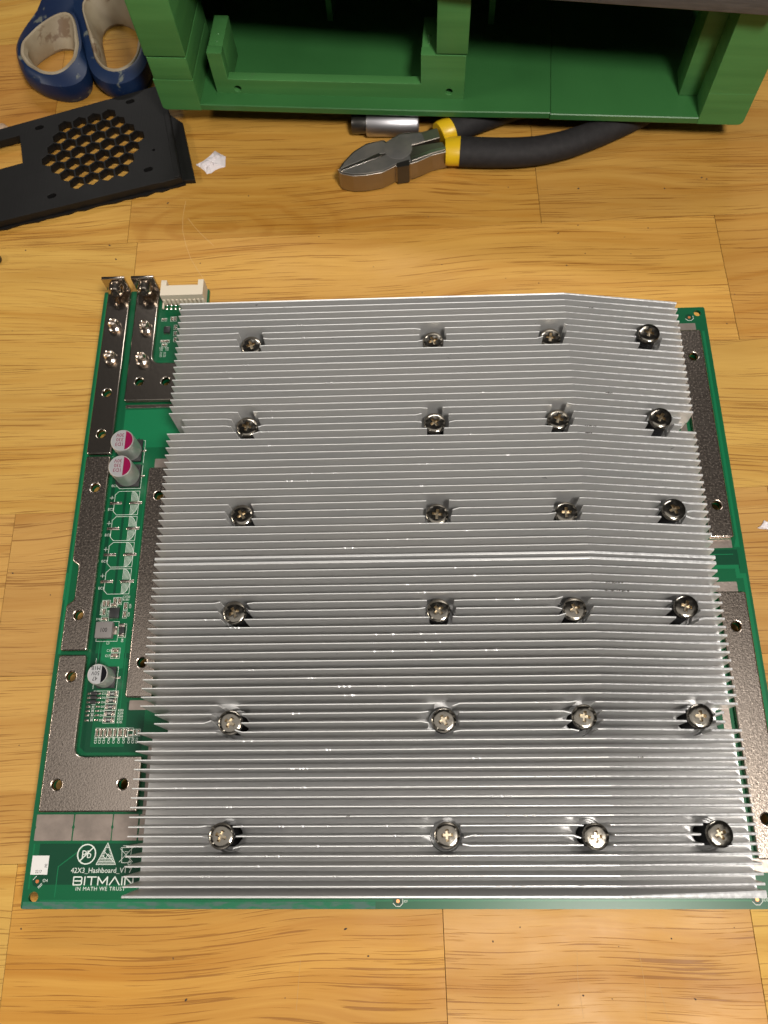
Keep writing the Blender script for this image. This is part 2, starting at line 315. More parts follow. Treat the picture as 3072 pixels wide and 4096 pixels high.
# scratches and dark specks in the varnish
def bench(x, y): return (x * math.cos(TA) + y * math.sin(TA), -x * math.sin(TA) + y * math.cos(TA))
scr = [[(29.5, 328), (28.8, 318), (29.5, 309), (32, 300), (35, 292), (39, 285), (44, 277)], [(31.5, 317), (35, 312), (39, 307), (46, 299.5)],
       [(200, -15), (199.5, -24), (200.5, -36)], [(222, -14), (223, -26), (222, -39)], [(228, -25), (230, -38)], [(100, -18), (99, -34)]]
for i, s in enumerate(scr):
    me = strokes([[bench(*q) for q in s]], 0.2 if i < 2 else 0.12, 0.012)
    link('scratch', me, SCR if i < 2 else SCRD, top, loc=(0, 0, 0.012))
bm = bmesh.new()
for q in [(40, 289), (-3, 293), (154, 313), (99, 303), (160, 284), (230, 288), (150, 268), (252, 287), (-5, -8), (215, -13.5), (201, -29), (240, -30), (211, -30), (192, -32), (-16, 58), (-12, 120), (-30, 130), (170, -12), (300, 178), (303, 190), (292, 246), (298, 262), (228, 305), (250, 297), (262, 302), (273, 326), (195, 330), (62, 330)] + \
        [(random.uniform(-60, 300), random.uniform(250, 345)) for _ in range(14)] + [(random.uniform(0, 260), random.uniform(-37, -6)) for _ in range(8)]:
    x, y = bench(*q); s = random.uniform(0.18, 0.42)
    ln = random.uniform(0.7, 2.0); a = random.uniform(0, 3.1)
    vs = bmesh.ops.create_icosphere(bm, subdivisions=1, radius=s)['verts']
    for v in vs:
        vx, vy = v.co.x * ln, v.co.y
        v.co = Vector((x + vx * math.cos(a) - vy * math.sin(a), y + vx * math.sin(a) + vy * math.cos(a), 0.05 + v.co.z * 0.3))
link('dust_speck', mesh_of(bm), SPECK, top, kind='stuff')

# ================================================================ THE CIRCUIT BOARD (board coordinates: z = 0 is its upper face)
ZB = 14.0
hb = thing('circuit_board', 'green miner circuit board carrying two silver finned heatsinks, lying on the wooden bench', 'circuit board', (0, 0, ZB))
holesA = [(8.3, 208.1), (8.1, 187.9)]; holesB = [(22.3, 213.4), (34.3, 213.3)]; holesC = [(8.5, 162.5), (8.4, 107.2)]
holesD = [(8.6, 82.6), (8.5, 42.3), (33.5, 42.4)]; holesF = [(36.2, 158.4), (36.2, 87.8)]; holesG = [(267.9, 219.2), (267.9, 149.3)]; holesH = [(268.1, 99.1), (268.0, 29.4)]
allh = holesA + holesB + holesC + holesD + holesF + holesG + holesH
pts = [(0, 0), (277, 0), (277, 246), (50, 246), (50, 263.3), (0, 263.3)]
link('board', plate(rounded(pts, [1, 1, 1, .2, .6, .8]), -1.6, 0.0, [circ(x, y, 2.0) for x, y in allh] + [circ(273.5, 242.9, 1.55), circ(4.2, 3.9, 1.8)]), PCB, hb)
# thermal plate and spacers below, on which the board rests
link('backing_plate', boxmesh(46, 258, 8, 238, -13.95, -1.65, 0.4), ALUB, hb)
link('scuffed_strip', boxmesh(0.6, 128, 0.03, 2.4, 0.006, 0.028), SCUFF, hb)
# copper areas showing through the mask
sheet_z = [0.0]
def sheet(poly, m, z=0.0, name='copper_area'):
    sheet_z[0] += 0.0035
    return link(name, plate(poly, 0.004, 0.012 + sheet_z[0], smooth=False), m, hb)
sheet([(1.0, 92), (1.0, 262), (2.2, 262), (2.2, 92)], PCBL)
sheet([(14.6, 92), (16.2, 90), (16.2, 180), (14.6, 182)], PCBD)
sheet([(16.8, 182), (45.5, 182), (45.5, 200.5), (16.8, 200.5)], PCBL)
sheet([(19.5, 180), (24.5, 187), (24.5, 178), (19.5, 178)], PCBD, 0.03)
sheet([(20.6, 116), (21.6, 116), (21.6, 162), (20.6, 162)], PCBD)
sheet([(14.6, 56), (17.0, 54), (38.6, 54), (38.6, 72), (30.2, 73), (30.2, 92), (14.6, 92)], PCBD)
sheet([(18.5, 56), (31.6, 56), (31.6, 67), (29.5, 90), (24.5, 90), (22.5, 78), (18.5, 78)], PCB, 0.03)
sheet([(16.6, 85), (18.6, 87), (18.6, 96), (24.6, 102), (28, 98), (28, 86)], PCBL, 0.03)
sheet([(1.8, 21.8), (1.8, 6.6), (2.3, 6.6), (2.3, 21.8)], PCBL); sheet([(6.8, 2.5), (276, 2.5), (276, 3.0), (6.8, 3.0)], PCBL)
sheet([(4.2, 21.8), (42, 21.8), (42, 8), (4.2, 8)], PCBD)
sheet([(274.3, 136), (274.3, 233.5), (275.3, 233.5), (275.3, 132), (273, 132)], PCBL)
sheet([(262, 131), (274, 131), (274, 123), (262, 123)], PCBD)
sheet([(262, 123), (272, 123), (272, 119), (274.6, 119), (274.6, 1.6), (276, 1.6), (276, 121), (273.6, 121), (273.6, 124.6), (262, 124.6)], PCBL)
sheet([(-0.05, 114), (0.9, 114), (0.9, 125.5), (-0.05, 125.5)], PCBL)
# a few copper tracks under the mask
for ln_ in ([(46, 196), (38, 196), (30, 188), (30, 184)], [(17.6, 200), (17.6, 190), (20, 187)], [(29.4, 170), (29.4, 120), (27.5, 118), (27.5, 112)], [(17.6, 98), (17.6, 88)], [(28.6, 92), (28.6, 60), (26.5, 58)], [(20, 23), (20, 20), (12, 14), (12, 4)], [(263, 129), (272, 129)], [(29, 225), (38, 225), (44, 231)]):
    link('copper_track', strokes([ln_], .35, .02), PCBL, hb, loc=(0, 0, .055))
# pads
def pad(poly, m=TIN, th=0.12, name='solder_pad', r=0.3): return link(name, plate(rounded(poly, r, 2), 0.02, th), m, hb)
for x0, x1 in ((1.6, 15.6), (16.1, 30.3), (30.7, 40.0), (40.6, 45.8)): pad([(x0, 31.9), (x1, 31.9), (x1, 28.1), (x1 - .35, 27.4), (x1, 26.9), (x1, 22.8), (x0, 22.8), (x0, 26.9), (x0 + .35, 27.4), (x0, 28.1)])
pad([(41.3, 31.8), (45.9, 31.8), (45.9, 57), (41.3, 57)])
pad([(32.1, 73.5), (42, 73.5), (42, 69.8), (32.1, 69.8)]); pad([(32.4, 176.4), (41, 176.4), (41, 171.5), (32.4, 171.5)])
pad([(258.5, 237.6), (271.8, 237.6), (271.8, 233.0), (258.5, 233.0)]); pad([(258.5, 135.3), (272.3, 135.3), (272.3, 131.7), (258.5, 131.7)])
pad([(258.5, 117.6), (271.8, 117.6), (271.8, 113.5), (258.5, 113.5)]); pad([(259.0, 16.2), (271.8, 16.2), (271.8, 11.7), (259.0, 11.7)])
pad([(258.6, 137), (261.4, 137), (261.4, 231), (258.6, 231)]); pad([(258.6, 19), (261.4, 19), (261.4, 112), (258.6, 112)])
pad([(16.6, 203.0), (40, 203.0), (40, 201.3), (16.6, 201.3)], SOLDER, 0.1)

# busbars
def busbar(poly, holes, r, m=NICK):
    return link('busbar', plate(rounded(poly, r), 0.18, 2.5, [circ(x, y, 1.85, 24) for x, y in holes], bev=0.5), m, hb)
bA = busbar([(2.7, 263.3), (13.5, 263.3), (13.5, 178.2), (2.7, 178.2)], holesA, [0, 0, 1.2, 1.2], NICKS)
bB = busbar([(16.4, 263.3), (27.1, 263.3), (27.1, 222.8), (45.9, 222.8), (45.9, 203.7), (16.4, 203.7)], holesB, [0, 0, 4, 1, 1, 1], NICKS)
bC = busbar([(2.9, 177.2), (13.5, 177.2), (13.5, 92.8), (2.9, 92.8), (2.9, 111.3), (5.8, 113.4), (5.8, 128.1), (2.9, 130)], holesC, [1, 1, 1, 1, 1, 1, 1, 1])
bD = busbar([(2.8, 91), (13.7, 91), (13.7, 52.4), (39.8, 52.4), (39.8, 32.7), (2.8, 32.7)], holesD, [1, 1, 4, 1, .6, .6])
bF = busbar([(30.9, 171.4), (41.4, 171.4), (41.4, 74.3), (30.9, 74.3)], holesF, 1)
bG = busbar([(263, 232.8), (272.7, 232.8), (272.7, 135.5), (263, 135.5)], holesG, 1)
bH = busbar([(263, 113), (273.7, 113), (273.7, 16), (263, 16)], holesH, 1)
# second layer of each busbar at the left pair, seen as a rim just inside
for b, (x0, x1) in ((bA, (2.7, 13.5)), (bB, (16.4, 27.1))):
    bm = bmesh.new(); box(bm, x0, x1, 261.6, 263.25, 2.2, 12.0, 0.45); link('terminal_tab', mesh_of(bm, True), NICKS, b)
    cx = (x0 + x1) / 2
    bm = bmesh.new(); lathe(bm, [(0, -4.6), (2.0, -4.6), (2.1, -4.5), (3.0, -4.0), (3.3, -3.2), (3.3, 0.3), (0, 0.3)], 28)
    bmesh.ops.rotate(bm, verts=bm.verts, cent=(0, 0, 0), matrix=Matrix.Rotation(math.radians(-90), 3, 'X'))
    bmesh.ops.translate(bm, verts=bm.verts, vec=(cx, 261.6, 7.0)); link('clinch_nut', mesh_of(bm, True), NICKS, b)
    bm = bmesh.new(); lathe(bm, [(0, -5.3), (1.1, -5.2), (1.5, -4.8), (1.5, -4.4), (0, -4.4)], 6)
    bmesh.ops.rotate(bm, verts=bm.verts, cent=(0, 0, 0), matrix=Matrix.Rotation(math.radians(-90), 3, 'X'))
    bmesh.ops.translate(bm, verts=bm.verts, vec=(cx, 261.6, 7.0)); link('clinch_screw', mesh_of(bm), DARKM, b)
def stud(x, y, par):
    prof = [(0, 2.2), (3.0, 2.3), (2.9, 2.9), (2.3, 3.3)]; z = 3.3
    while z < 5.4: prof += [(1.95, z + .25), (2.3, z + .5)]; z += 0.7
    prof += [(2.2, 5.9), (1.9, 6.6), (1.2, 6.9), (0.9, 6.7), (0.7, 6.1), (0, 6.0)]
    bm = bmesh.new(); lathe(bm, prof, 24, x, y); link('terminal_stud', mesh_of(bm, True), SOLDER, par)
for q, b in (((8.0, 242.6), bA), ((8.0, 225.9), bA), ((22.6, 241.3), bB), ((22.6, 224.6), bB)): stud(q[0], q[1], b)

# ---------------- heatsinks
XL, XR, XB, ZF, ZR, ZBS = 46.1, 257.7, 208.5, 28.5, 19.3, 11.2
cols = (77.2, 153.3, 202.6, 243.3); rowsU = (217.6, 178.7, 140.1); rowsL = (102.0, 63.1, 24.4)
def ztop(x): return ZF if x <= XB else ZF - (x - XB) * (ZF - ZR) / (XR - XB)
def fin_mesh(y, xs, hw_t, slope, wob, seed, pr):
    rnd = random.Random(seed); bm = bmesh.new()
    ph = [rnd.uniform(0, 6.28) for _ in range(3)]; am = [rnd.uniform(0.3, 1) * wob for _ in range(3)]
    def yo(x): return am[0] * math.sin(x * .021 + ph[0]) + am[1] * 0.5 * math.sin(x * .06 + ph[1]) + am[2] * .25 * math.sin(x * .15 + ph[2])
    for a, b in xs:
        st = [a]
        n = max(1, int((b - a) / 16))
        for i in range(1, n): st.append(a + (b - a) * i / n)
        if a < XB < b: st.append(XB)
        bend_a = rnd.random() < .5 and a > XL + 20; bend_b = rnd.random() < .55 and b < XR - 20
        if bend_a: st.append(a + 2.5)
        if bend_b: st.append(b - 2.5)
        st.append(b); st = sorted(set(st)); prev = None
        ba, bb = rnd.uniform(-.9, .9), rnd.uniform(-.9, .9)
        for x in st:
            zt = ztop(x); o = yo(x)
            if bend_a and x == a: o += ba
            if bend_b and x == b: o += bb
            ht = hw_t + (ZF - zt) * slope; hb_ = min(hw_t + (ZF - ZBS) * slope, 1.25)
            ch = min(.16, ht * .7)
            cur = [bm.verts.new(q) for q in ((x, y - hb_, ZBS - .3), (x, y - ht + o, zt - ch), (x, y - ht * .45 + o, zt), (x, y + ht * .45 + o, zt), (x, y + ht + o, zt - ch), (x, y + hb_, ZBS - .3))]
            if prev:
                for i in range(6):
                    j = (i + 1) % 6; fc = bm.faces.new((prev[i], prev[j], cur[j], cur[i]))
                    if 1 <= i <= 3: fc.material_index = 2 if x > XB + .01 else 1
            else: bm.faces.new(cur[::-1]).material_index = 1
            prev = cur
        bm.faces.new(prev).material_index = 1
    bmesh.ops.recalc_face_normals(bm, faces=bm.faces)
    me = mesh_of(bm)
    for q in (ALU, ALUT, ALUM): me.materials.append(q)
    return me
def heatsink(y0, pitch, rws, which):
    ys = [y0 - pitch * k for k in range(38)]; yn = ys[18] / 2 + ys[19] / 2
    yt, yb = ys[0] + (0.6 if which == 0 else .3), ys[37] - .3
    if which == 1: yb = ys[37] - 1.0
    nl = 5.6
    poly = [(XL, yt), (XR, yt), (XR, yn + 4.2), (XR - nl, yn + 3.6), (XR - nl, yn - 3.6), (XR, yn - 4.2), (XR, yb), (XL, yb), (XL, yn - 4.2), (XL + nl, yn - 3.6), (XL + nl, yn + 3.6), (XL, yn + 4.2)]
    poly = rounded(poly, [.3, .3, 1, 1.5, 1.5, 1, .3, .3, 1, 1.5, 1.5, 1])
    hs = link('heatsink', plate(poly, 5.2, ZBS, [circ(cx, cy, 5.6, 28) for cx in cols for cy in rws]), ALUB, hb,
              label='upper finned aluminium heatsink' if which == 0 else 'lower finned aluminium heatsink')
    for k, y in enumerate(ys):
        x0, x1 = (XL, XR) if k not in (18, 19) else (XL + nl, XR - nl)
        cuts = []
        for cx in cols:
            for cy in rws:
                d = abs(y - cy)
                if d < 5.5: h = math.sqrt(5.6 ** 2 - d * d); cuts.append((cx - h, cx + h))
        cuts.sort(); xs = []; a = x0
        for c0, c1 in cuts: xs.append((a, c0)); a = c1
        xs.append((a, x1))
        hw, sl, wob = 0.19, 0.026, 0.07
        if k == 0: hw, sl, wob = (0.50, 0.016, 0.02) if which else (0.36, 0.014, 0.03)
        if k == 37: hw, sl, wob = (0.36, 0.085, 0.03) if which == 1 else (0.48, 0.016, 0.02)
        me = fin_mesh(y, xs, hw, sl, wob, k + 100 * which, None)
        if (which, k) in ((0, 37), (1, 0), (1, 37)):          # outer fin tops go without the painted glint, so they look duller
            for pg in me.polygons:
                if pg.material_index == 1: pg.material_index = 0
        link('fin', me, ALU, hs)
    # burrs left on the cut edges
    bm = bmesh.new(); rnd = random.Random(5 + which)
    for k, y in enumerate(ys):
        n = rnd.choice((0, 1, 2, 3)) if which == 0 else rnd.choice((1, 2, 3, 6)) + (6 if k > 22 and rnd.random() < .4 else 0)
        x = rnd.uniform(60, 180)
        for _ in range(n):
            x += rnd.choice((1.5, 3, 9, 20)) * rnd.random()
            if x > 205 or (k in (0, 37)) or any(math.hypot(x - cx, y - cy) < 6 for cx in cols for cy in rws): continue
            s = rnd.uniform(.22, .5)
            for v in bmesh.ops.create_icosphere(bm, subdivisions=1, radius=s)['verts']: v.co = Vector((x + v.co.x * 1.6, y + v.co.y * .9, ZF + .05 + v.co.z * .5))
    link('burr', mesh_of(bm), ALU, hs, kind='stuff')
    # small dents pressed into a few cut edges
    bm = bmesh.new()
    for k, xa, n in ([(3, 214, 9), (4, 213, 12), (23, 219, 3), (29, 120, 2)] if which else [(2, 219, 3), (15, 222, 4), (20, 212, 6), (21, 212, 4)]):
        for i in range(n):
            x = xa + i * rnd.uniform(.6, .9); w_ = rnd.uniform(.25, .5)
            for v in bmesh.ops.create_icosphere(bm, subdivisions=1, radius=w_)['verts']: v.co = Vector((x + v.co.x * 1.3, ys[k] + rnd.uniform(-.15, .15) + v.co.y * .7, ztop(x) + v.co.z * .25))
    link('dent', mesh_of(bm), DARKM, hs, kind='stuff')
    return hs
heatsink(235.5, 3.064, rowsU, 0)
heatsink(119.9, 3.069, rowsL, 1)
link('gap_shade_strip', boxmesh(XL + 3, XR - 3, 120.4, 121.6, 0.1, 11.0), BLKP, hb)  # black strip added to stand in for the shade in the heatsink seam
# chips between board and heatsinks, a few rows, seen only through the gaps
for cx in (64, 90, 115, 141, 166, 191, 216, 231, 250):
    for cy in (226, 198, 160, 128, 112, 83, 44, 13):
        link('chip', boxmesh(cx - 3, cx + 3, cy - 2.5, cy + 2.5, 0.02, 5.2), BLKP, hb)

# ---------------- spring screws: one prototype, 24 copies
def screw_proto():
    bm = bmesh.new()
    R = 4.35
    prof = [(0, 22.1), (R - .25, 22.1), (R, 22.35), (R, 23.7), (R - .12, 24.0), (R - .45, 24.2), (2.9, 24.33), (0, 24.36)]
    lathe(bm, prof, 48); me = bpy.data.meshes.new('m'); bm.to_mesh(me); bm.free()
    o = link('screw', me, SCREW, hb)
    # phillips recess
    bc = bmesh.new(); 
    for a in (0, 1):
        vs = []
        for s in (-1, 1):
            for t in (-1, 1):
                for z, l, wd in ((24.8, 2.15, .62), (23.0, 1.35, .40)):
                    x, y = s * l, t * wd
                    if a: x, y = y, x
                    vs.append(bc.verts.new((x, y, z)))
        bmesh.ops.convex_hull(bc, input=vs)
    mc = bpy.data.meshes.new('m'); bc.to_mesh(mc); bc.free(); c = bpy.data.objects.new('cutter', mc); sc.collection.objects.link(c)
    md = o.modifiers.new('b', 'BOOLEAN'); md.operation = 'DIFFERENCE'; md.object = c; md.solver = 'EXACT'; md.use_self = True; c.hide_render = True
    dg = bpy.context.evaluated_depsgraph_get(); nm = bpy.data.meshes.new_from_object(o.evaluated_get(dg))
    o.modifiers.clear(); o.data = nm; bpy.data.objects.remove(c)
    if len(nm.materials) < 1: nm.materials.append(SCREW)
    while len(nm.materials) > 1: nm.materials.pop()
    nm.materials.append(RECESS)
    for pg in nm.polygons: pg.material_index = 1 if (pg.center.xy.length < 2.6 and 22.9 < pg.center.z < 24.25) else 0
    nm.transform(Matrix.Scale(K, 4))
    nm.polygons.foreach_set('use_smooth', [True] * len(nm.polygons))
    try: nm.set_sharp_from_angle(angle=math.radians(30))
    except Exception: pass
    bm = bmesh.new(); lathe(bm, [(0, 0.1), (1.5, 0.1), (1.5, 22.1), (0, 22.1)], 14); link('shank', mesh_of(bm, True), DARKM, o)
    bm = bmesh.new(); lathe(bm, [(0, 20.9), (3.75, 20.9), (3.75, 22.05), (0, 22.05)], 24); link('collar', mesh_of(bm, True), DARKM, o)
    bm = bmesh.new(); lathe(bm, [(0, 5.3), (5.45, 5.3), (5.45, 8.6), (5.0, 8.6), (4.9, 6.2), (1.6, 6.2)], 28); link('washer', mesh_of(bm, True), ALUB, o)
    bm = bmesh.new(); n = 14 * 9; pts = [(3.25 * math.cos(i * 2 * math.pi / 14), 3.25 * math.sin(i * 2 * math.pi / 14), 6.3 + i / n * 14.3) for i in range(n + 1)]
    tube(bm, pts, 0.42, 6); link('spring', mesh_of(bm, True), SPRING, o)
    return o
S0 = screw_proto()
first = True
for ri, ry in enumerate(rowsU + rowsL):
    for ci, cx in enumerate(cols):
        rz = {(0, 0): .35, (1, 0): -.25, (2, 0): .6, (3, 0): .45, (4, 0): -.5, (5, 0): -.4, (4, 1): .5, (5, 1): 0.05, (3, 1): .7, (2, 1): -.15, (1, 1): .6}.get((ri, ci), random.uniform(-.6, .6))
        if first: o = S0; first = False
        else:
            o = S0.copy(); sc.collection.objects.link(o); o.parent = hb
            for ch in list(S0.children):
                c = ch.copy(); sc.collection.objects.link(c); c.parent = o
        o.location = (cx * K, ry * K, random.uniform(-.35, .25) * K); o.rotation_euler = (math.radians(random.uniform(-1.6, 1.6)), math.radians(random.uniform(-1.6, 1.6)), rz)

# ---------------- electrolytic cans
def can(x, y, r, h, text, print_mat, seg_a, cap_h):
    z0 = 0.9
    bm = bmesh.new(); lathe(bm, [(0, z0), (r * .96, z0), (r, z0 + .3), (r, z0 + .8), (r * .965, z0 + 1.3), (r, z0 + 1.8), (r, z0 + h - .5), (r * .985, z0 + h - .15), (r * .95, z0 + h), (r * .9, z0 + h - .04), (0, z0 + h - .04)], 48)
    o = link('capacitor', mesh_of(bm, True), CAPAL, hb, loc=(x, y, 0), rot=(0, 0, math.radians(180)))
    zt = z0 + h - .04
    bm = bmesh.new(); lathe(bm, [(0, zt + .004), (r * .9, zt + .004), (r * .9, zt + .02), (0, zt + .02)], 48); link('can_top', mesh_of(bm), CAPTOP, o)
    n = 20; arc = [(r * .9 * math.cos(a), r * .9 * math.sin(a)) for a in [math.pi - seg_a + 2 * seg_a * i / n for i in range(n + 1)]]
    link('polarity_mark', plate(arc, zt + .022, zt + .04, smooth=False), print_mat, o)
    tm = textmesh(text, cap_h, 'CENTER', .02, 0.92, 0.92)
    link('printed_text', tm, print_mat if print_mat is MAG else INK, o, loc=(r * .20, cap_h * 0.62, zt + .035))
    s = r + .15
    link('capacitor_foot', plate([(-s, -s), (s - 1.6, -s), (s, -s + 1.6), (s, s - 1.6), (s - 1.6, s), (-s, s)], .1, 1.2), BLKP, o)
    for sgn in (-1, 1): link('lead', boxmesh(sgn * (s + .8) - .9, sgn * (s + .8) + .9, -.4, .4, .05, .35, .05), SOLDER, o)
can(21.3, 180.2, 5.0, 10.4, '1D3\n330\n30V', MAG, 1.27, 1.6)
can(21.7, 168.3, 5.0, 10.4, '1D3\n330\n30V', MAG, 1.27, 1.6)
can(21.7, 82.3, 4.0, 8.3, '47\n50V\nM1B', INK, 1.15, 1.5)

# ---------------- printed outlines and empty footprints
def fprint(cy, label):
    cx = 22.05; x0, x1, h = 16.7, 27.2, 5.35
    ln = [[(x0, cy - 3.8), (x0, cy + 3.8), (x0 + 1.5, cy + h), (x1, cy + h), (x1, cy - h), (x0 + 1.5, cy - h), (x0, cy - 3.8)]]
    arc = [(23.9 + 3.2 * math.sin(t), cy + h * math.cos(t)) for t in [math.pi * i / 12 for i in range(13)]]
    ln.append(arc)
    for i in range(6):
        x = 23.95 + i * .5; hh = h * math.sqrt(max(0, 1 - ((x - 23.9) / 3.2) ** 2)); ln.append([(x, cy + hh), (x, cy + .9)]); ln.append([(x, cy - .9), (x, cy - hh)])
    ln += [[(14.6, cy + 2.4), (16.3, cy + 2.4)], [(15.45, cy + 1.6), (15.45, cy + 3.3)]]
    link('printed_outline', strokes(ln, .16), SILK, hb, loc=(0, 0, .08))
    for a, b in ((14.9, 20.1), (23.2, 28.7)):
        link('solder_pad', boxmesh(a, b, cy - .65, cy + .55, .04, .30, .12), SOLDER, hb)
    link('printed_text', textmesh(label, 1.05), SILK, hb, loc=(14.2, cy - 3.3, .08))
for cy, t in ((156.1, 'EC2'), (144.6, 'EC3'), (133.1, 'EC7'), (121.6, 'EC5')): fprint(cy, t)
ln = [[(16.7, 164.3), (18.2, 162.7), (27.3, 162.7), (27.3, 173.4)], [(27.3, 174.6), (27.3, 185.3), (24, 185.3)], [(17.5, 77.2), (26.3, 77.2), (26.3, 86.5), (25, 86.5)], [(17.0, 78), (17, 90)]]
link('printed_outline', strokes(ln, .16), SILK, hb, loc=(0, 0, .08)); link('printed_text', textmesh('EC1', 1.0), SILK, hb, loc=(14.6, 163.6, .08))

# ---------------- small parts
def chipr(x, y, lx, ly, h, body=CERAM, vert=False, outline=True, text=None):
    """two-terminal part with solder ends"""
    o = link('resistor' if text else 'chip_capacitor', boxmesh(-lx / 2 + lx * .18, lx / 2 - lx * .18, -ly / 2, ly / 2, .05, h, .06), body, hb, loc=(x, y, 0), rot=(0, 0, math.pi / 2 if vert else 0))
    for s in (-1, 1): link('solder_end', boxmesh(s * lx * .42 - lx * .14, s * lx * .42 + lx * .14, -ly / 2 - .08, ly / 2 + .08, .04, h + .03, .08), SOLDER, o)
    if outline:
        a, b = lx / 2 + .45, ly / 2 + .35; link('printed_outline', strokes([[(-a, -b), (a, -b), (a, b), (-a, b), (-a, -b)]], .12), SILK, o, loc=(0, 0, .08))
    if text: link('printed_text', textmesh(text, .75, 'CENTER', .02, .8), SILK, o, loc=(0, -.36, h + .03))
    return o
for (x, y), t in zip(((25.1, 76.0), (24.95, 73.5), (24.9, 71.0), (24.8, 68.5), (24.7, 66.1)), ('1002', '2001', '2001', '1002', '1002')): chipr(x, y, 3.6, 1.7, .6, BLKP, text=t)
for i, x in enumerate((20.8, 22.4, 24.0, 25.9, 27.9, 29.9, 31.8, 33.7, 35.4, 36.9)):
    big = i in (3, 5, 7)
    if i == 7:
        for s in (-1, 1): link('solder_pad', boxmesh(x - .7, x + .7, 61.3 + s * .95 - .45, 61.3 + s * .95 + .45, .04, .3, .1), SOLDER, hb)
        link('printed_outline', strokes([[(x - .95, 59.6), (x + .95, 59.6), (x + .95, 63), (x - .95, 63), (x - .95, 59.6)]], .12), SILK, hb, loc=(0, 0, .08))
    else: chipr(x, 61.3, 2.6 if i < 8 else 1.6, (1.35 if big else .85) if i < 8 else .5, .8 if i < 8 else .35, vert=True)
for x, t in zip((20.9, 22.5, 24.1, 26.0, 27.9, 29.9, 31.8, 33.8, 35.4, 36.9), 'C53 C52 C54 C46 C48 C45 C47 C49 C50 C51'.split()): link('printed_text', textmesh(t, .95), SILK, hb, loc=(x, 57.2, .08), rot=(0, 0, math.pi / 2))
for y, t in ((69.4, 'R203'), (68.2, 'R209'), (67.1, 'R260'), (66.0, 'R213'), (64.9, 'R101')): link('printed_text', textmesh(t, .85, sx=.85), SILK, hb, loc=(27.9, y - .1, .08))
for i, (y, t) in enumerate(((76.2, 'D2'), (74.6, 'D3'), (72.9, 'D6'), (71.2, 'D7'), (69.6, 'D4'), (67.9, 'D1'), (66.1, 'D5'))):
    link('printed_text', textmesh(t, .85), SILK, hb, loc=(20.9, y - .45, .08))
    for s in (-1, 1): link('solder_pad', boxmesh(17.9 + s * 1.9 - .75, 17.9 + s * 1.9 + .75, y - .4, y + .4, .04, .28, .1), SOLDER, hb)
    if i < 3: link('diode', boxmesh(16.7, 19.1, y - .68, y + .68, .05, 1.1, .12), BLKP, hb)
    else: link('printed_outline', strokes([[(17.2, y + .8), (18.7, y + .8)], [(17.6, y - .4), (17.6, y + .4), (18.3, y - .4), (18.3, y + .4), (17.6, y - .4)]], .12), SILK, hb, loc=(0, 0, .08))
for (x, y, v) in ((26.5, 111.1, 1), (26.5, 107.7, 1), (17.9, 108.8, 1), (17.6, 112.2, 1), (19.2, 112.2, 1), (22.0, 113.3, 1), (23.8, 113.3, 1), (21.7, 111.6, 0), (18.5, 105.9, 0)): chipr(x, y, 2.1, .95, .6, vert=bool(v))
chipr(24.5, 93.1, 2.4, 1.2, .7); chipr(24.4, 91.0, 2.6, 1.4, .8)
def ic(x, y, sx, sy, h, n):
    o = link('integrated_circuit', boxmesh(-sx / 2, sx / 2, -sy / 2, sy / 2, .1, h, .1), BLKP, hb, loc=(x, y, 0))
    for i in range(n):
        t = (i - (n - 1) / 2) * sx / n
        for s in (-1, 1): link('pin', boxmesh(t - .12, t + .12, s * (sy / 2 + .3) - .35, s * (sy / 2 + .3) + .35, .05, .3), SOLDER, o)
    return o
ic(22.3, 108.3, 4.1, 4.1, .9, 5); ic(31.9, 241.2, 2.9, 3.1, 1.0, 5)
o = link('inductor', boxmesh(-3.4, 3.4, -3.3, 3.3, .3, 3.0, .35), INDU, hb, loc=(19.6, 100.9, 0)); link('printed_text', textmesh('100', 1.75, 'CENTER', .02, .8), INK, o, loc=(0, -.9, 3.005))
link('lead', boxmesh(3.3, 4.7, -1.6, 1.6, .1, 1.2, .1), SOLDER, o); link('printed_outline', strokes([[(-3.7, -4.1), (4.9, -4.1), (4.9, 3.9), (-3.7, 3.9), (-3.7, -4.1)]], .14), SILK, o, loc=(0, 0, .08))
chipr(26.4, 101.0, 4.6, 2.0, 1.6, BLKP, vert=True)
for x, y, t, rz, h in ((20.7, 92.6, 'C1718', 0, .95), (20.3, 90.5, 'C1717', 0, .95), (20.3, 95.6, 'L3', 0, 1.0), (27.0, 96.4, 'D8', 1.57, .9), (28.7, 110.2, 'C24', 1.57, .85), (28.4, 106.8, 'C26', 1.57, .85), (24.9, 114.6, 'C1720', 0, .9), (24.9, 113.4, 'R1301', 0, .9), (16.9, 107.6, 'R1296C1721', 1.57, .8), (14.9, 105.5, 'C1530', 0, .8), (20.0, 107.3, 'U238', 1.57, .8),
                       (29.0, 231.6, 'R205', 0, .7), (31.6, 231.6, 'R204', 0, .7), (29.2, 230.5, 'C25', 0, .7), (31.8, 230.5, 'C18', 0, .7), (251.8 + 8.5, 239.9, 'ID8', 0, .8), (6.9, 8.9, 'ID4', 0, 1.0), (138.0, 2.1, 'ID7', 0, .8), (263.4, 2.5, 'ID5', 0, 1.0)):
    link('printed_text', textmesh(t, h, sx=.85), SILK, hb, loc=(x, y, .08), rot=(0, 0, rz))
for (x, y) in ((29.9, 247.1), (33.7, 247.3), (35.0, 247.3), (35.6, 242.8), (35.8, 239.4), (36.0, 236.2), (30.4, 235.4), (32.2, 235.4), (31.2, 233.4)): chipr(x, y, 1.5, .8, .45, vert=(x > 33))
for (x, y) in ((29.5, 229.3), (31.2, 229.3)):
    for k in range(4): link('printed_text', textmesh('R1%d' % (30 + k), .45, sx=.8), SILK, hb, loc=(x, y - k * .7, .08))
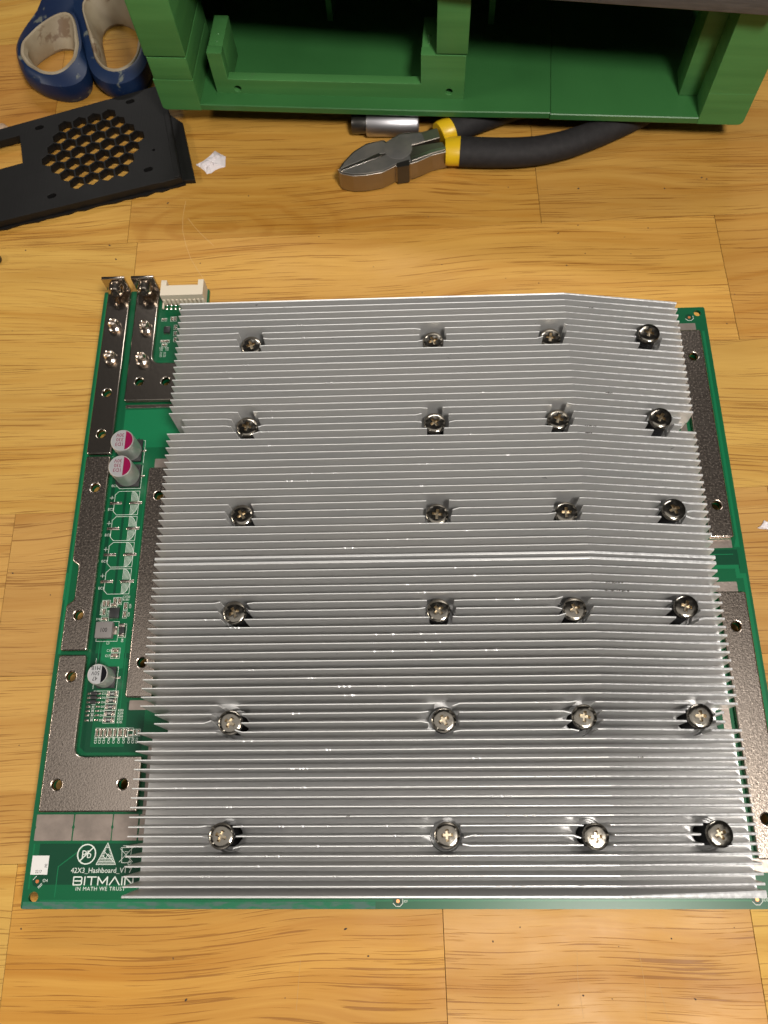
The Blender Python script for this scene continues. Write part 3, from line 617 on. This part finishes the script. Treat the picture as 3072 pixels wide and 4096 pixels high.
# board screws marks, fiducials
for x, y in ((269.6, 240.7), (4.9, 9.1), (136.0, 2.6), (261.4, 3.1)):
    bm = bmesh.new(); lathe(bm, [(0, .03), (1.9, .03), (1.9, .085), (0, .085)], 8); link('fiducial', mesh_of(bm), PCBD, hb, loc=(x, y, 0))
    bm = bmesh.new(); lathe(bm, [(0, .045), (.62, .045), (.62, .12), (0, .12)], 16); link('copper_dot', mesh_of(bm), COPPER, hb, loc=(x, y, 0))
    link('printed_outline', strokes([[circ(0, 0, 1.85, 8, .39)[i] for i in (4, 5, 6, 7, 0)]] if x > 100 else [[(-1.6, .5), (-.5, 1.8)], [(.5, -1.9), (1.7, -.7)], [(.8, -2.2), (2.0, -1.1)]], .2), SILK, hb, loc=(x, y, .09))
# sticker (its square code is left out)
st = link('sticker', boxmesh(2.0, 8.25, 11.35, 17.75, .02, .14), WHITE, hb)
link('printed_text', textmesh('2217', 1.0, sx=.85), INK, st, loc=(3.7, 11.9, .145)); link('printed_text', textmesh('PIE', .9, sx=.8), INK, st, loc=(7.9, 13.7, .145), rot=(0, 0, math.pi / 2))
# text of the board
link('printed_text', textmesh('42X3_Hashboard_V1 7', 1.75, sx=1.0), SILK, hb, loc=(16.9, 11.9, .08)).scale.x = 0.93
link('printed_text', textmesh('IN MATH WE TRUST', 1.25, spacing=1.12), SILK, hb, loc=(19.3, 6.05, .08)).scale.x = 1.0
def logo():
    H = 2.6; L = []; x = 0
    def add(ls, w_):
        nonlocal x
        L.extend([[(x + a, b) for a, b in l] for l in ls]); x += w_
    add([[(0, 0), (2.6, 0), (3.0, .35), (3.0, 1.0), (2.6, 1.3), (3.0, 1.6), (3.0, 2.3), (2.6, H), (0, H), (0, 0)], [(0.5, 1.3), (2.6, 1.3)]], 4.1)
    add([[(0, 0), (0, H)]], 0.9); add([[(0, H), (3.2, H)], [(1.6, H), (1.6, 0)]], 4.0)
    add([[(0, 0), (0, H), (1.7, .5), (3.4, H), (3.4, 0)]], 4.3); add([[(0, 0), (1.8, H), (3.6, 0)]], 4.5)
    add([[(0, 0), (0, H)]], 1.1); add([[(0, 0), (0, H), (2.9, 0), (2.9, H)]], 3)
    return L
link('printed_logo', strokes(logo(), .42), SILK, hb, loc=(18.3, 7.95, .08))
# symbols
bm_l = [circ(0, 0, 3.3, 32) + [circ(0, 0, 3.3, 32)[0]], [(-2.4, -2.4), (2.4, 2.4)]]
link('printed_symbol', strokes(bm_l, .42), SILK, hb, loc=(22.0, 18.2, .08)); link('printed_text', textmesh('Pb', 2.6, 'CENTER'), SILK, hb, loc=(22.0, 16.9, .08))
tri = [(29.5, 22.0), (25.9, 14.7), (33.1, 14.7), (29.5, 22.0)]; L = [tri]
for i in range(12):
    y = 15.2 + i * .52; hw_ = (22.0 - y) * .49
    if 17 < y < 20.2: L += [[(29.5 - hw_, y), (29.5 - hw_ * .45, y)], [(29.5 + hw_ * .7, y), (29.5 + hw_, y)]]
    else: L.append([(29.5 - hw_, y), (29.5 + hw_, y)])
L += [[(28.3, 19.3), (32.3, 15.6)], [(28.2, 17.6), (29.2, 16.6), (30.0, 18.2), (31.2, 17.2)]]
link('printed_symbol', strokes(L, .2), SILK, hb, loc=(0, 0, .08))
L = [[(35.0, 20.2), (35.3, 15.3), (38.2, 15.3), (38.6, 20.2)], [(34.6, 20.4), (39.2, 20.4)], [(35.4, 21), (38.8, 21)], [(34.4, 15.6), (39.3, 20.8)], [(39.3, 15.6), (34.4, 20.0)], circ(38.2, 15.2, .6, 12) + [circ(38.2, 15.2, .6, 12)[0]], [(36.2, 19), (37.2, 19)]]
link('printed_symbol', strokes(L, .18), SILK, hb, loc=(0, 0, .08))

# ---------------- white pin header
cn = link('connector', None, None, hb) if False else None
bm = bmesh.new()
box(bm, 29.4, 49.2, 254.9, 260.2, 3.4, 8.0, .15); box(bm, 29.4, 32.0, 260.1, 263.2, .2, 8.0, .15); box(bm, 46.6, 49.2, 260.1, 263.2, .2, 8.0, .15); box(bm, 31.9, 46.7, 260.1, 263.0, .2, 2.0)
box(bm, 29.4, 49.2, 255.6, 260.2, .2, 3.6); box(bm, 33.2, 45.4, 259.4, 260.6, 6.9, 7.6, .1)
cn = link('connector', mesh_of(bm, False), CONN, hb)
for i in range(10): link('connector_rib', boxmesh(30.3 + i * 2.0 - .55, 30.3 + i * 2.0 + .55, 254.5, 255.65, .3, 4.6, .25), CONN, cn)
link('latch', boxmesh(28.7, 29.5, 252.6, 256.5, .2, 1.2, .1), CONN, cn)
for i in range(9):
    for j in range(2):
        bm = bmesh.new(); lathe(bm, [(0, .05), (.62, .05), (.6, .3), (.3, .6), (0, .7)], 12); link('solder_joint', mesh_of(bm, True), SOLDER, cn, loc=(30.6 + i * 2.0, 253.0 + j * 2.0, 0))

# ================================================================ GREEN PRINTED ENCLOSURE
GA = math.atan2(-24.2, 289.6)
ge = thing('enclosure', 'green 3D printed enclosure with its open front facing the circuit board', 'enclosure', (18.2, 374.3, 15.0), GA)
def gp(name, x0, x1, y0, y1, z0, z1, m=GRN, bev=.35, rot=(0, 0, 0), label=None): 
    return link(name, boxmesh(x0, x1, y0, y1, z0, z1, bev), m, ge, rot=rot, label=label)
# floor in two printed halves
def fpoly(x0, x1, sag):
    bm = bmesh.new(); n = 8; pr = None
    for i in range(n + 1):
        x = x0 + (x1 - x0) * i / n; dz = sag(x)
        cur = [bm.verts.new(q) for q in ((x, 0.5, dz), (x, 0, dz + .6), (x, 0, 3.5 + dz), (x, .4, 3.9 + dz), (x, 150, 4), (x, 150, 0.4))]
        if pr:
            for k in range(6): bm.faces.new((pr[k], pr[(k + 1) % 6], cur[(k + 1) % 6], cur[k]))
        else: bm.faces.new(cur[::-1])
        pr = cur
    bm.faces.new(pr); bmesh.ops.recalc_face_normals(bm, faces=bm.faces); return mesh_of(bm)
link('floor_panel', fpoly(20.4, 197.8, lambda x: -.25 * math.sin((x - 20) / 178 * math.pi) + (0.55 if x > 150 else 0) * (x - 150) / 48), GRNF, ge)
link('floor_panel', fpoly(198.1, 270.3, lambda x: -.15), GRNF, ge)
link('floor_panel', boxmesh(0.3, 20.3, 42.2, 150, .2, 3.85), GRNF, ge); link('floor_panel', boxmesh(270.4, 292.2, 18.6, 150, .2, 3.85), GRNF, ge)
# left post, three printed segments with a crack between
link('front_post', plate(rounded([(0.4, 0), (20.35, 0), (20.35, 42), (0.4, 42)], [1.2, .3, .3, .3]), 18.6, 31.0, bev=.2), GRN, ge)
def corner_post(x0, x1, left):
    # bottom corner is rounded in the front plane
    pts = rounded([(x0, 0), (x1, 0), (x1, 18.4), (x0, 18.4)], [2.5 if left else .2, .2 if left else 3.0, .2, .2], 6)
    me = plate(pts, -42, 0, bev=.25); me.transform(Matrix.Rotation(math.radians(90), 4, 'X')); return me
link('front_post', corner_post(0.0, 20.35, True), GRN, ge)
link('front_post', plate(rounded([(-.1, -.15), (20.5, -.15), (20.5, 42), (-.1, 42)], [1.2, .5, .3, .3]), 31.9, 66, bev=.2), GRN, ge)
link('front_post', boxmesh(1.5, 18, 3, 40, 30.5, 32.5), GRN, ge)
link('side_wall', boxmesh(0.3, 6, 42, 150, 0.2, 66), GRN, ge)
# mounting bracket
bz = 4.05
def xz_plate(poly, y0, y1, holes=(), bev=.3):
    me = plate(poly, -y1, -y0, holes, bev=bev); me.transform(Matrix.Rotation(math.radians(90), 4, 'X')); return me
link('bracket', xz_plate([(28.0, bz - 1), (154.6, bz - 1), (154.6, 28.8), (133.0, 28.8), (133.0, 12.2), (35.4, 12.2), (35.4, 27.2), (28.0, 27.2)], 8.2, 13.4, [circ(39.4, 6.6, 1.8, 16), circ(147.1, 8.0, 1.8, 16)]), GRN, ge)
link('bracket_leg', boxmesh(28.1, 35.3, 13.5, 34, bz, 27.1, .3), GRN, ge); link('bracket_leg', boxmesh(133.1, 139.9, 13.5, 34, bz, 28.4, .3), GRN, ge)
link('bracket_foot', boxmesh(36.5, 44.0, 13.5, 17, bz, 9, .3), GRN, ge)
link('post', boxmesh(140.4, 155.3, 7.9, 34, 29.9, 66, .25), GRN, ge)
for x in (36.5 - 4.6, 136.4):
    for dy in (0, 5): 
        bm = bmesh.new(); lathe(bm, [(0, 0), (.8, 0), (.5, .35), (0, .45)], 10); link('print_nub', mesh_of(bm, True), GRN, ge, loc=(x, 16.5 + dy, 27.1 if x < 50 else 28.4))
# right posts
link('front_post', corner_post(270.4, 292.4, False), GRN, ge)
link('front_post', plate(rounded([(270.4, 0.02), (292.4, 0.02), (292.4, 13.5), (270.4, 13.5)], .4), 18.42, 66), GRN, ge)
link('inner_rib', boxmesh(261.2, 286, 14.2, 30, 4.0, 66, .3), GRN, ge)
link('side_wall', boxmesh(286.5, 292.2, 42, 150, .2, 66), GRN, ge)
link('end_wall', boxmesh(6.2, 286.3, 144, 149.8, 4.1, 66), GRN, ge)
link('inner_rib', boxmesh(80, 83, 60, 120, 4.1, 30), GRN, ge); link('inner_rib', boxmesh(165, 168, 60, 120, 4.1, 34), GRN, ge)
link('foot', boxmesh(20, 270, 110, 130, -14.9, .1), GRN, ge)
sl = thing('cover_slab', 'dark grey slab lying across the top of the green enclosure at the upper right', 'cover', (18.2, 374.3, 15.0), GA)
pts = [(-6, 11.6), (285, -10.2), (285, 152), (-6, 152)]
link('cover_plate', plate(rounded(pts, 1.5), 66.1, 74, bev=.6), SLAB, sl)
bm = bmesh.new()
box(bm, 0, 0.01, 0, .01, 0, .01); bm.free()

# ================================================================ BLACK VENT PANEL
bp_ = thing('vent_panel', 'black 3D printed panel with a honeycomb of hexagonal holes, left of the pliers', 'vent panel', (0, 0, 0))
O = Vector((27.6, 337.0)); 
ul = Vector((-73.0, 375.2)); ur = Vector((5.9, 400.6)); dx = (ur - ul).normalized(); dy = Vector((-dx.y, dx.x))
TR_ = ul + dx * 92.5; BR_ = Vector((27.7, 338.5)); BLc = Vector((-63.0, 314.2))
# panel frame: along dx, its lower edge runs through BLc
BLx = BLc - dx * 60; ULx = ul - dx * 60
lowdir = (BR_ - BLc).normalized()
outer = [tuple(BLc - lowdir * 70), tuple(BR_ - lowdir * 14), tuple(BR_ - lowdir * 9 + dy * -.4), tuple(BR_), (17.6, 383), tuple(ul + dx * 88), tuple(ul - dx * 60)]
hexc = []
c0 = Vector((-15.1, 382.5)); c1 = Vector((-37.7, 375.2)); c2 = Vector((-44.0, 352.6)); c3 = Vector((-26.6, 337.2)); c4 = Vector((-3.7, 344.1)); c5 = Vector((2.4, 367.5))
cen = (c0 + c1 + c2 + c3 + c4 + c5) / 6
e0 = ((c0 - cen) - (c3 - cen)) / 6; e1 = ((c1 - cen) - (c4 - cen)) / 6
hexholes = []
ahex = math.atan2(e0.y, e0.x) + math.radians(30)
pitch_h = e0.length
for i in range(-3, 4):
    for j in range(-3, 4):
        if abs(i + j) <= 3 if False else abs(i - (-j)) <= 3:
            q = cen + e0 * i + (e1 - e0) * j if False else None
for a in range(-3, 4):
    for b in range(-3, 4):
        # e0 and e1 are 60 degrees apart
        if -3 <= a + b <= 3:
            q = cen + e0 * a + e1 * b; 
            hexholes.append(circ(q.x, q.y, pitch_h * .523, 6, ahex))
def slot(cx, cy, a=0.3, l=2.0, r=1.4):
    d = Vector((math.cos(a), math.sin(a))); n = Vector((-d.y, d.x)); out = []
    for s in (1, -1):
        for k in range(7):
            t = math.pi * (k / 6 - .5); v = Vector((cx, cy)) + d * s * (l / 2) + (d * math.cos(t) + n * math.sin(t)) * r * s; out.append((v.x, v.y))
    return out
win = [(-61.6, 370.3), (-57.1, 351.6), (-90, 341.3), (-94.5, 360.0)]
me = plate(outer, 1.0, 5.5, hexholes + [slot(-4.4, 391.2), slot(-51.7, 375.3), slot(10.1, 344.4), slot(-38.5, 329.3), circ(11.7, 357.2, .8, 10), win], bev=.12)
link('panel', me, BLK, bp_)
# lower ledge along the right end, ragged support remains under the lower edge
link('end_ledge', plate([tuple(BR_ + Vector((-.6, .3))), (34.2, 338.9), (24.6, 377.5), (17.4, 383.5)], 0.5, 3.0, bev=.2), BLK, bp_)
rg = []; n = 40; p0 = BLc - lowdir * 68; p1 = BR_ + Vector((1, 0))
for i in range(n + 1):
    q = p0.lerp(p1, i / n); rg.append((q.x + random.uniform(-.2, .2), q.y - random.uniform(.4, 1.7) * (1 if i % 2 else .6)))
rg += [(p1.x, p1.y + 3), (p0.x, p0.y + 3)]
link('ragged_edge', plate(rg, 0.05, 1.1), BLK, bp_)
link('end_lip', plate([tuple(BR_ + Vector((-3.2, -.2))), tuple(BR_ + Vector((-.4, .3))), (17.3, 383), (14.8, 382)], 5.3, 6.0, bev=.25), BLK, bp_)

# ================================================================ SCISSORS
ss = thing('scissors', 'scissors with blue handles and grimy cream finger loops, beside the green enclosure', 'scissors', (0, 0, 0))
def by_angle(pts, n, cen):
    """resample a closed contour at equal angles round cen"""
    cx, cy = cen; out = []
    m = len(pts)
    for k in range(n):
        a = 2 * math.pi * k / n; d = Vector((math.cos(a), math.sin(a))); best = None
        for i in range(m):
            p = Vector(pts[i]) - Vector(cen); q = Vector(pts[(i + 1) % m]) - Vector(cen); e = q - p
            den = d.x * e.y - d.y * e.x
            if abs(den) < 1e-9: continue
            t = (p.x * e.y - p.y * e.x) / den; u = (p.x * d.y - p.y * d.x) / den
            if t > 0 and -1e-6 <= u <= 1 + 1e-6 and (best is None or t > best): best = t
        out.append(best if best else 5)
    for _ in range(2): out = [(out[k - 1] + 2 * out[k] + out[(k + 1) % n]) / 4 for k in range(n)]
    return [Vector((cx + r * math.cos(2 * math.pi * k / n), cy + r * math.sin(2 * math.pi * k / n))) for k, r in enumerate(out)]
def loft(rings, closed_uv=True):
    bm = bmesh.new(); vr = [[bm.verts.new((q.x, q.y, z)) for q in r] for r, z in rings]
    n = len(vr[0]); m = len(vr)
    for i in range(m if closed_uv else m - 1):
        a, b = vr[i], vr[(i + 1) % m]
        for k in range(n): bm.faces.new((a[k], a[(k + 1) % n], b[(k + 1) % n], b[k]))
    bmesh.ops.recalc_face_normals(bm, faces=bm.faces); return mesh_of(bm, True)
def shrink(r, cen, d):
    return [Vector(cen) + (q - Vector(cen)) * max(0.05, 1 - d / max((q - Vector(cen)).length, 1e-3)) for q in r]
def finger_loop(outer, rim, holebot, cen, seed):
    n = 64
    Ro = by_angle(outer, n, cen); Rr = by_angle(rim, n, cen); Hb = by_angle(holebot, n, cen)
    Ht = shrink(Rr, cen, 3.0)
    h = link('handle', loft([(shrink(Ro, cen, 2.0), .3), (shrink(Ro, cen, .3), 4), (Ro, 7.5), (shrink(Ro, cen, .8), 11.5), (shrink(Rr, cen, -1.4), 13.9), (shrink(Rr, cen, -.1), 14.1), (shrink(Rr, cen, .6), 9), (shrink(Rr, cen, .9), .3)]), BLUE, ss)
    link('finger_lining', loft([(shrink(Rr, cen, -.05), 13.6), (shrink(Rr, cen, .7), 14.5), (shrink(Rr, cen, 1.9), 14.2), (shrink(Ht, cen, .4), 12.0), ([(a * .35 + b * .65) for a, b in zip(Ht, Hb)], 7), (Hb, 2.0), (shrink(Hb, cen, -.6), .4), (shrink(Rr, cen, .5), .4)]), CREAM, h)
    return h
Lout = [(-60, 510), (-57.4, 467.0), (-61.8, 454.8), (-66.8, 443.7), (-69.6, 435.0), (-70.5, 427.1), (-68.1, 417.6), (-62.3, 406.5), (-52.5, 399.2), (-40.4, 395.6), (-31.4, 397.0), (-27.0, 403.2), (-27.1, 409.3), (-33.6, 433.0), (-39.3, 449.4), (-44.5, 466.2), (-50, 510)]
Lrim = [(-44.1, 450.2), (-50.8, 446.6), (-58.6, 439.0), (-65.7, 427.5), (-64.8, 418.2), (-59.5, 410.2), (-50.5, 403.7), (-43.4, 402.4), (-38.1, 405.3), (-33.4, 413.4), (-33.1, 424.2), (-36.8, 439.4), (-40.3, 448.4)]
Lhb = [(-50.0, 436), (-54, 434), (-58.5, 430), (-62.5, 425), (-62.5, 417), (-57, 411), (-50, 407), (-43.4, 405.5), (-38.5, 409), (-36, 416), (-36.5, 426), (-40, 433), (-44, 436)]
finger_loop(Lout, Lrim, Lhb, (-49.0, 423.0), 1)
Rout = [(-46, 510), (-43.5, 466.1), (-38.5, 445.1), (-31.0, 420.9), (-26.0, 407.0), (-21.0, 400.4), (-12.9, 396.0), (-6.0, 396.1), (0.9, 400.8), (4.8, 408), (6, 430), (0, 455), (-14, 470), (-30, 480), (-38, 510)]
Rrim = [(-36.8, 457.9), (-30.6, 437.4), (-23.0, 412.9), (-17.4, 405.0), (-10.3, 402.4), (-3.2, 405.8), (0.6, 413.1), (2, 430), (-3, 450), (-15, 462), (-28, 466)]
Rhb = [(-27.5, 446), (-25.5, 436), (-21.5, 421), (-17.5, 409), (-10.3, 405.4), (-4.2, 408.8), (-1.4, 416.1), (-1, 432), (-6, 446), (-16, 454), (-24, 453)]
finger_loop(Rout, Rrim, Rhb, (-14.5, 430.0), 2)
for s, m_ in ((0, 'blade'), (1, 'blade')):
    link('blade', plate([(-56 + s * 8, 500), (-48 + s * 6, 500), (-44 - s * 6, 560), (-47 + s, 610)], 5 + s * 2, 6.8 + s * 2, bev=.2), STEELB, ss)

# ================================================================ DIAGONAL PLIERS
pl = thing('pliers', 'diagonal cutting pliers with dark grey grips and yellow collars, jaws pointing left', 'pliers', (0, 0, 0))
lower = [(109.4, 333.0), (129.5, 341.3), (131.5, 343.5), (137, 341), (143, 346), (150, 347.6), (161.8, 349.6), (164.5, 343.1), (156.6, 341.0), (149.0, 337.1), (145.3, 335.9), (144.9, 334.9), (138.5, 334.4), (138.2, 335.0), (131.6, 331.1), (123.3, 329.6), (116.7, 329.4), (110.6, 331.2)]
upper = [(108.9, 333.4), (111.6, 338.8), (116.6, 345.4), (123.3, 350.5), (132.5, 352.5), (133.3, 350.9), (140.1, 356.2), (144.3, 356.6), (151.9, 356.8), (159.5, 359.1), (161.0, 352.6), (150, 349.2), (143, 347), (137, 342), (131.5, 344), (129.5, 342.6)]
link('jaw', plate(rounded([q for q in lower if q[0] < 139 or q[1] > 336.5 or True], .8), 1.0, 11.9, bev=.35), STEELS, pl)
link('jaw', plate(rounded(upper, .8), 1.0, 11.6, bev=.35), STEELS, pl)
# dark flat faces of the head, and the bright ground bevel along the cutting edge
link('jaw_face', plate(rounded([(111.5, 333.0), (129.5, 340.2), (133, 342), (144.5, 344.5), (146, 337.5), (138.0, 336.0), (131.4, 332.2), (123.3, 330.7), (116.7, 330.6), (112, 331.8)], .5), 11.8, 12.15, bev=.1), STEEL, pl)
link('jaw_face', plate(rounded([(110.6, 334.4), (112.6, 338.4), (117.3, 344.4), (123.6, 349.2), (131.6, 351.2), (133.0, 349.6), (140.4, 354.9), (151.5, 355.6), (153, 350.8), (144, 347.6), (136, 343.4), (129.3, 343.0)], .5), 11.5, 12.1, bev=.1), STEEL, pl)
link('cutting_edge', plate([(109.6, 333.2), (129.6, 343.2), (131.2, 342.0), (129.6, 340.4), (111.0, 332.6)], 11.7, 12.35, bev=.15), STEELB, pl)
bm = bmesh.new(); lathe(bm, [(0, 11.8), (7.2, 11.8), (7.0, 12.28), (6.6, 12.4), (0, 12.4)], 40); link('pivot', mesh_of(bm, True), STEEL, pl, loc=(139.5, 346.0, 0))
link('joint_gap_shade', plate([(138.6, 336.4), (138.9, 333.6), (144.9, 334.6), (144.9, 338.4)], .9, 12.22), DARKM, pl)  # solid dark plate in the notch; the shade of the recess is its colour
link('polished_edge', plate([(146.5, 337.6), (156.6, 342.2), (164.3, 344.6), (163.9, 346.2), (156, 344.4), (146.2, 340.0)], 11.7, 12.2, bev=.15), STEELB, pl)
def grip(name, pts, rad, m): bm = bmesh.new(); tube(bm, pts, rad, 20); return link(name, mesh_of(bm, True), m, pl)
grip('collar', [(163.3, 347.2, 7.4), (164.6, 347.2, 7.4), (170.4, 347.3, 7.4), (171.2, 347.3, 7.4)], [(6.9, 5.6), (7.4, 6.0), (7.7, 6.4), (7.7, 6.4)], YEL)
grip('collar', [(160.3, 359.0, 7.4), (161.2, 359.5, 7.4), (166.9, 361.6, 7.4), (167.4, 361.8, 7.4)], [(6.0, 5.4), (6.4, 5.8), (6.8, 6.2), (6.8, 6.2)], YEL)
def smooth_path(p, n=5):
    out = []
    for i in range(len(p) - 1):
        a, b, c, d = (Vector(p[max(i - 1, 0)]), Vector(p[i]), Vector(p[i + 1]), Vector(p[min(i + 2, len(p) - 1)]))
        for k in range(n):
            t = k / n; out.append(tuple(0.5 * (2 * b + (c - a) * t + (2 * a - 5 * b + 4 * c - d) * t * t + (3 * b - a - 3 * c + d) * t ** 3)))
    return out + [p[-1]]
hp = smooth_path([(170.8, 347.0), (188, 345.6), (205, 345.4), (221, 348.2), (236, 353.6), (251.4, 360.8), (264, 367.5), (273, 374)])
grip('handle_grip', [(x, y, 7.4) for x, y in hp], [(7.9 - 1.6 * i / len(hp) - (2.0 if i == len(hp) - 1 else 0), 6.6 - .7 * i / len(hp) - (2.0 if i == len(hp) - 1 else 0)) for i in range(len(hp))], GRIP)
hq = [(166.8, 361.4), (176.1, 366.2), (186.5, 370.8), (200, 376), (222, 383), (248, 388)]
grip('handle_grip', [(x, y, 7.4) for x, y in hq], [(7.2, 6.4), (7.3, 6.5), (7.4, 6.6), (7.3, 6.5), (7, 6.3), (5, 5)], GRIP)

# ================================================================ LOOSE SMALL THINGS
so = thing('socket', 'small chrome socket lying under the front edge of the green enclosure, behind the pliers', 'socket', (136.5, 368.2, 6.2), math.radians(-2.5))
def xlathe(prof, seg=36):
    bm = bmesh.new(); lathe(bm, prof, seg); bmesh.ops.rotate(bm, verts=bm.verts, cent=(0, 0, 0), matrix=Matrix.Rotation(math.radians(90), 3, 'Y')); return mesh_of(bm, True)
link('socket_barrel', xlathe([(0, -12), (5.2, -13.5), (5.9, -13.2), (6.15, -12.6), (6.15, 13.0), (5.8, 13.6), (4.9, 13.8), (4.5, 13.0), (4.3, 6), (0, 6)]), CHROME, so)
link('knurled_collar', xlathe([(0, -21), (4.4, -21), (4.8, -20.4), (4.8, -13.6), (0, -13.6)], 16), DARKM, so)

def crumple(name, outline, h, m, label, cat, seed, sub=2):
    rnd = random.Random(seed); bm = bmesh.new()
    cx = sum(q[0] for q in outline) / len(outline); cy = sum(q[1] for q in outline) / len(outline)
    n = len(outline); rings = []
    for f, z in ((1.0, .12), (.7, h * .7), (.35, h)):
        rings.append([bm.verts.new(((q[0] - cx) * f + rnd.uniform(-.5, .5) * f, (q[1] - cy) * f + rnd.uniform(-.5, .5) * f, z * rnd.uniform(.6, 1.3))) for q in outline])
    c = bm.verts.new((0, 0, h * .8))
    for a, b in zip(rings, rings[1:]):
        for i in range(n): bm.faces.new((a[i], a[(i + 1) % n], b[(i + 1) % n], b[i]))
    for i in range(n): bm.faces.new((rings[-1][i], rings[-1][(i + 1) % n], c))
    bmesh.ops.recalc_face_normals(bm, faces=bm.faces)
    ex = bmesh.ops.extrude_face_region(bm, geom=list(bm.faces)); 
    for v in [g for g in ex['geom'] if isinstance(g, bmesh.types.BMVert)]: v.co.z -= .1
    bmesh.ops.recalc_face_normals(bm, faces=bm.faces)
    o = link(name, mesh_of(bm), m, loc=(cx, cy, 0.05)); o['label'] = label; o['category'] = cat; return o
crumple('paper_scrap', [(33.2, 351.9), (36.5, 353.8), (39.0, 356.0), (42.7, 360.4), (46, 358.4), (48.1, 355.8), (48.3, 352), (48.6, 349.2), (45.5, 349.0), (43.5, 347.6), (41.5, 345.9), (38.9, 345.0), (37.6, 347), (35.3, 349.4)], 2.6, PAPER, 'torn scrap of white paper lying on the bench between the black panel and the pliers', 'paper', 4)
crumple('paper_crumb', [(289.6, 144.9), (291.2, 146.4), (292.6, 148.6), (294.6, 147.6), (296.5, 145.4), (295.2, 143.4), (293.0, 143.6), (290.5, 144.4)], 1.2, PAPER, 'tiny white paper crumb on the wood at the right edge of the circuit board', 'paper', 9)
bm = bmesh.new(); lathe(bm, [(0, 0), (2.6, 0), (3.0, .5), (3.0, 2.4), (2.5, 3.2), (1.2, 3.4), (0, 3.3)], 20)
o = link('loose_nut', mesh_of(bm, True), DARKM, loc=(-64.3, 294.2, .05)); o['label'] = 'small dark metal nut on the bench at the left edge, below the black panel'; o['category'] = 'nut'
crumple('plastic_chip', [(-82, 378), (-80, 384), (-75, 384.5), (-72.3, 382), (-73, 378), (-77, 375.5)], 2.2, mat('tan_plastic', (0.42, 0.29, 0.19), .5), 'pale tan plastic chip peeking out above the black panel at the left edge', 'plastic chip', 12)
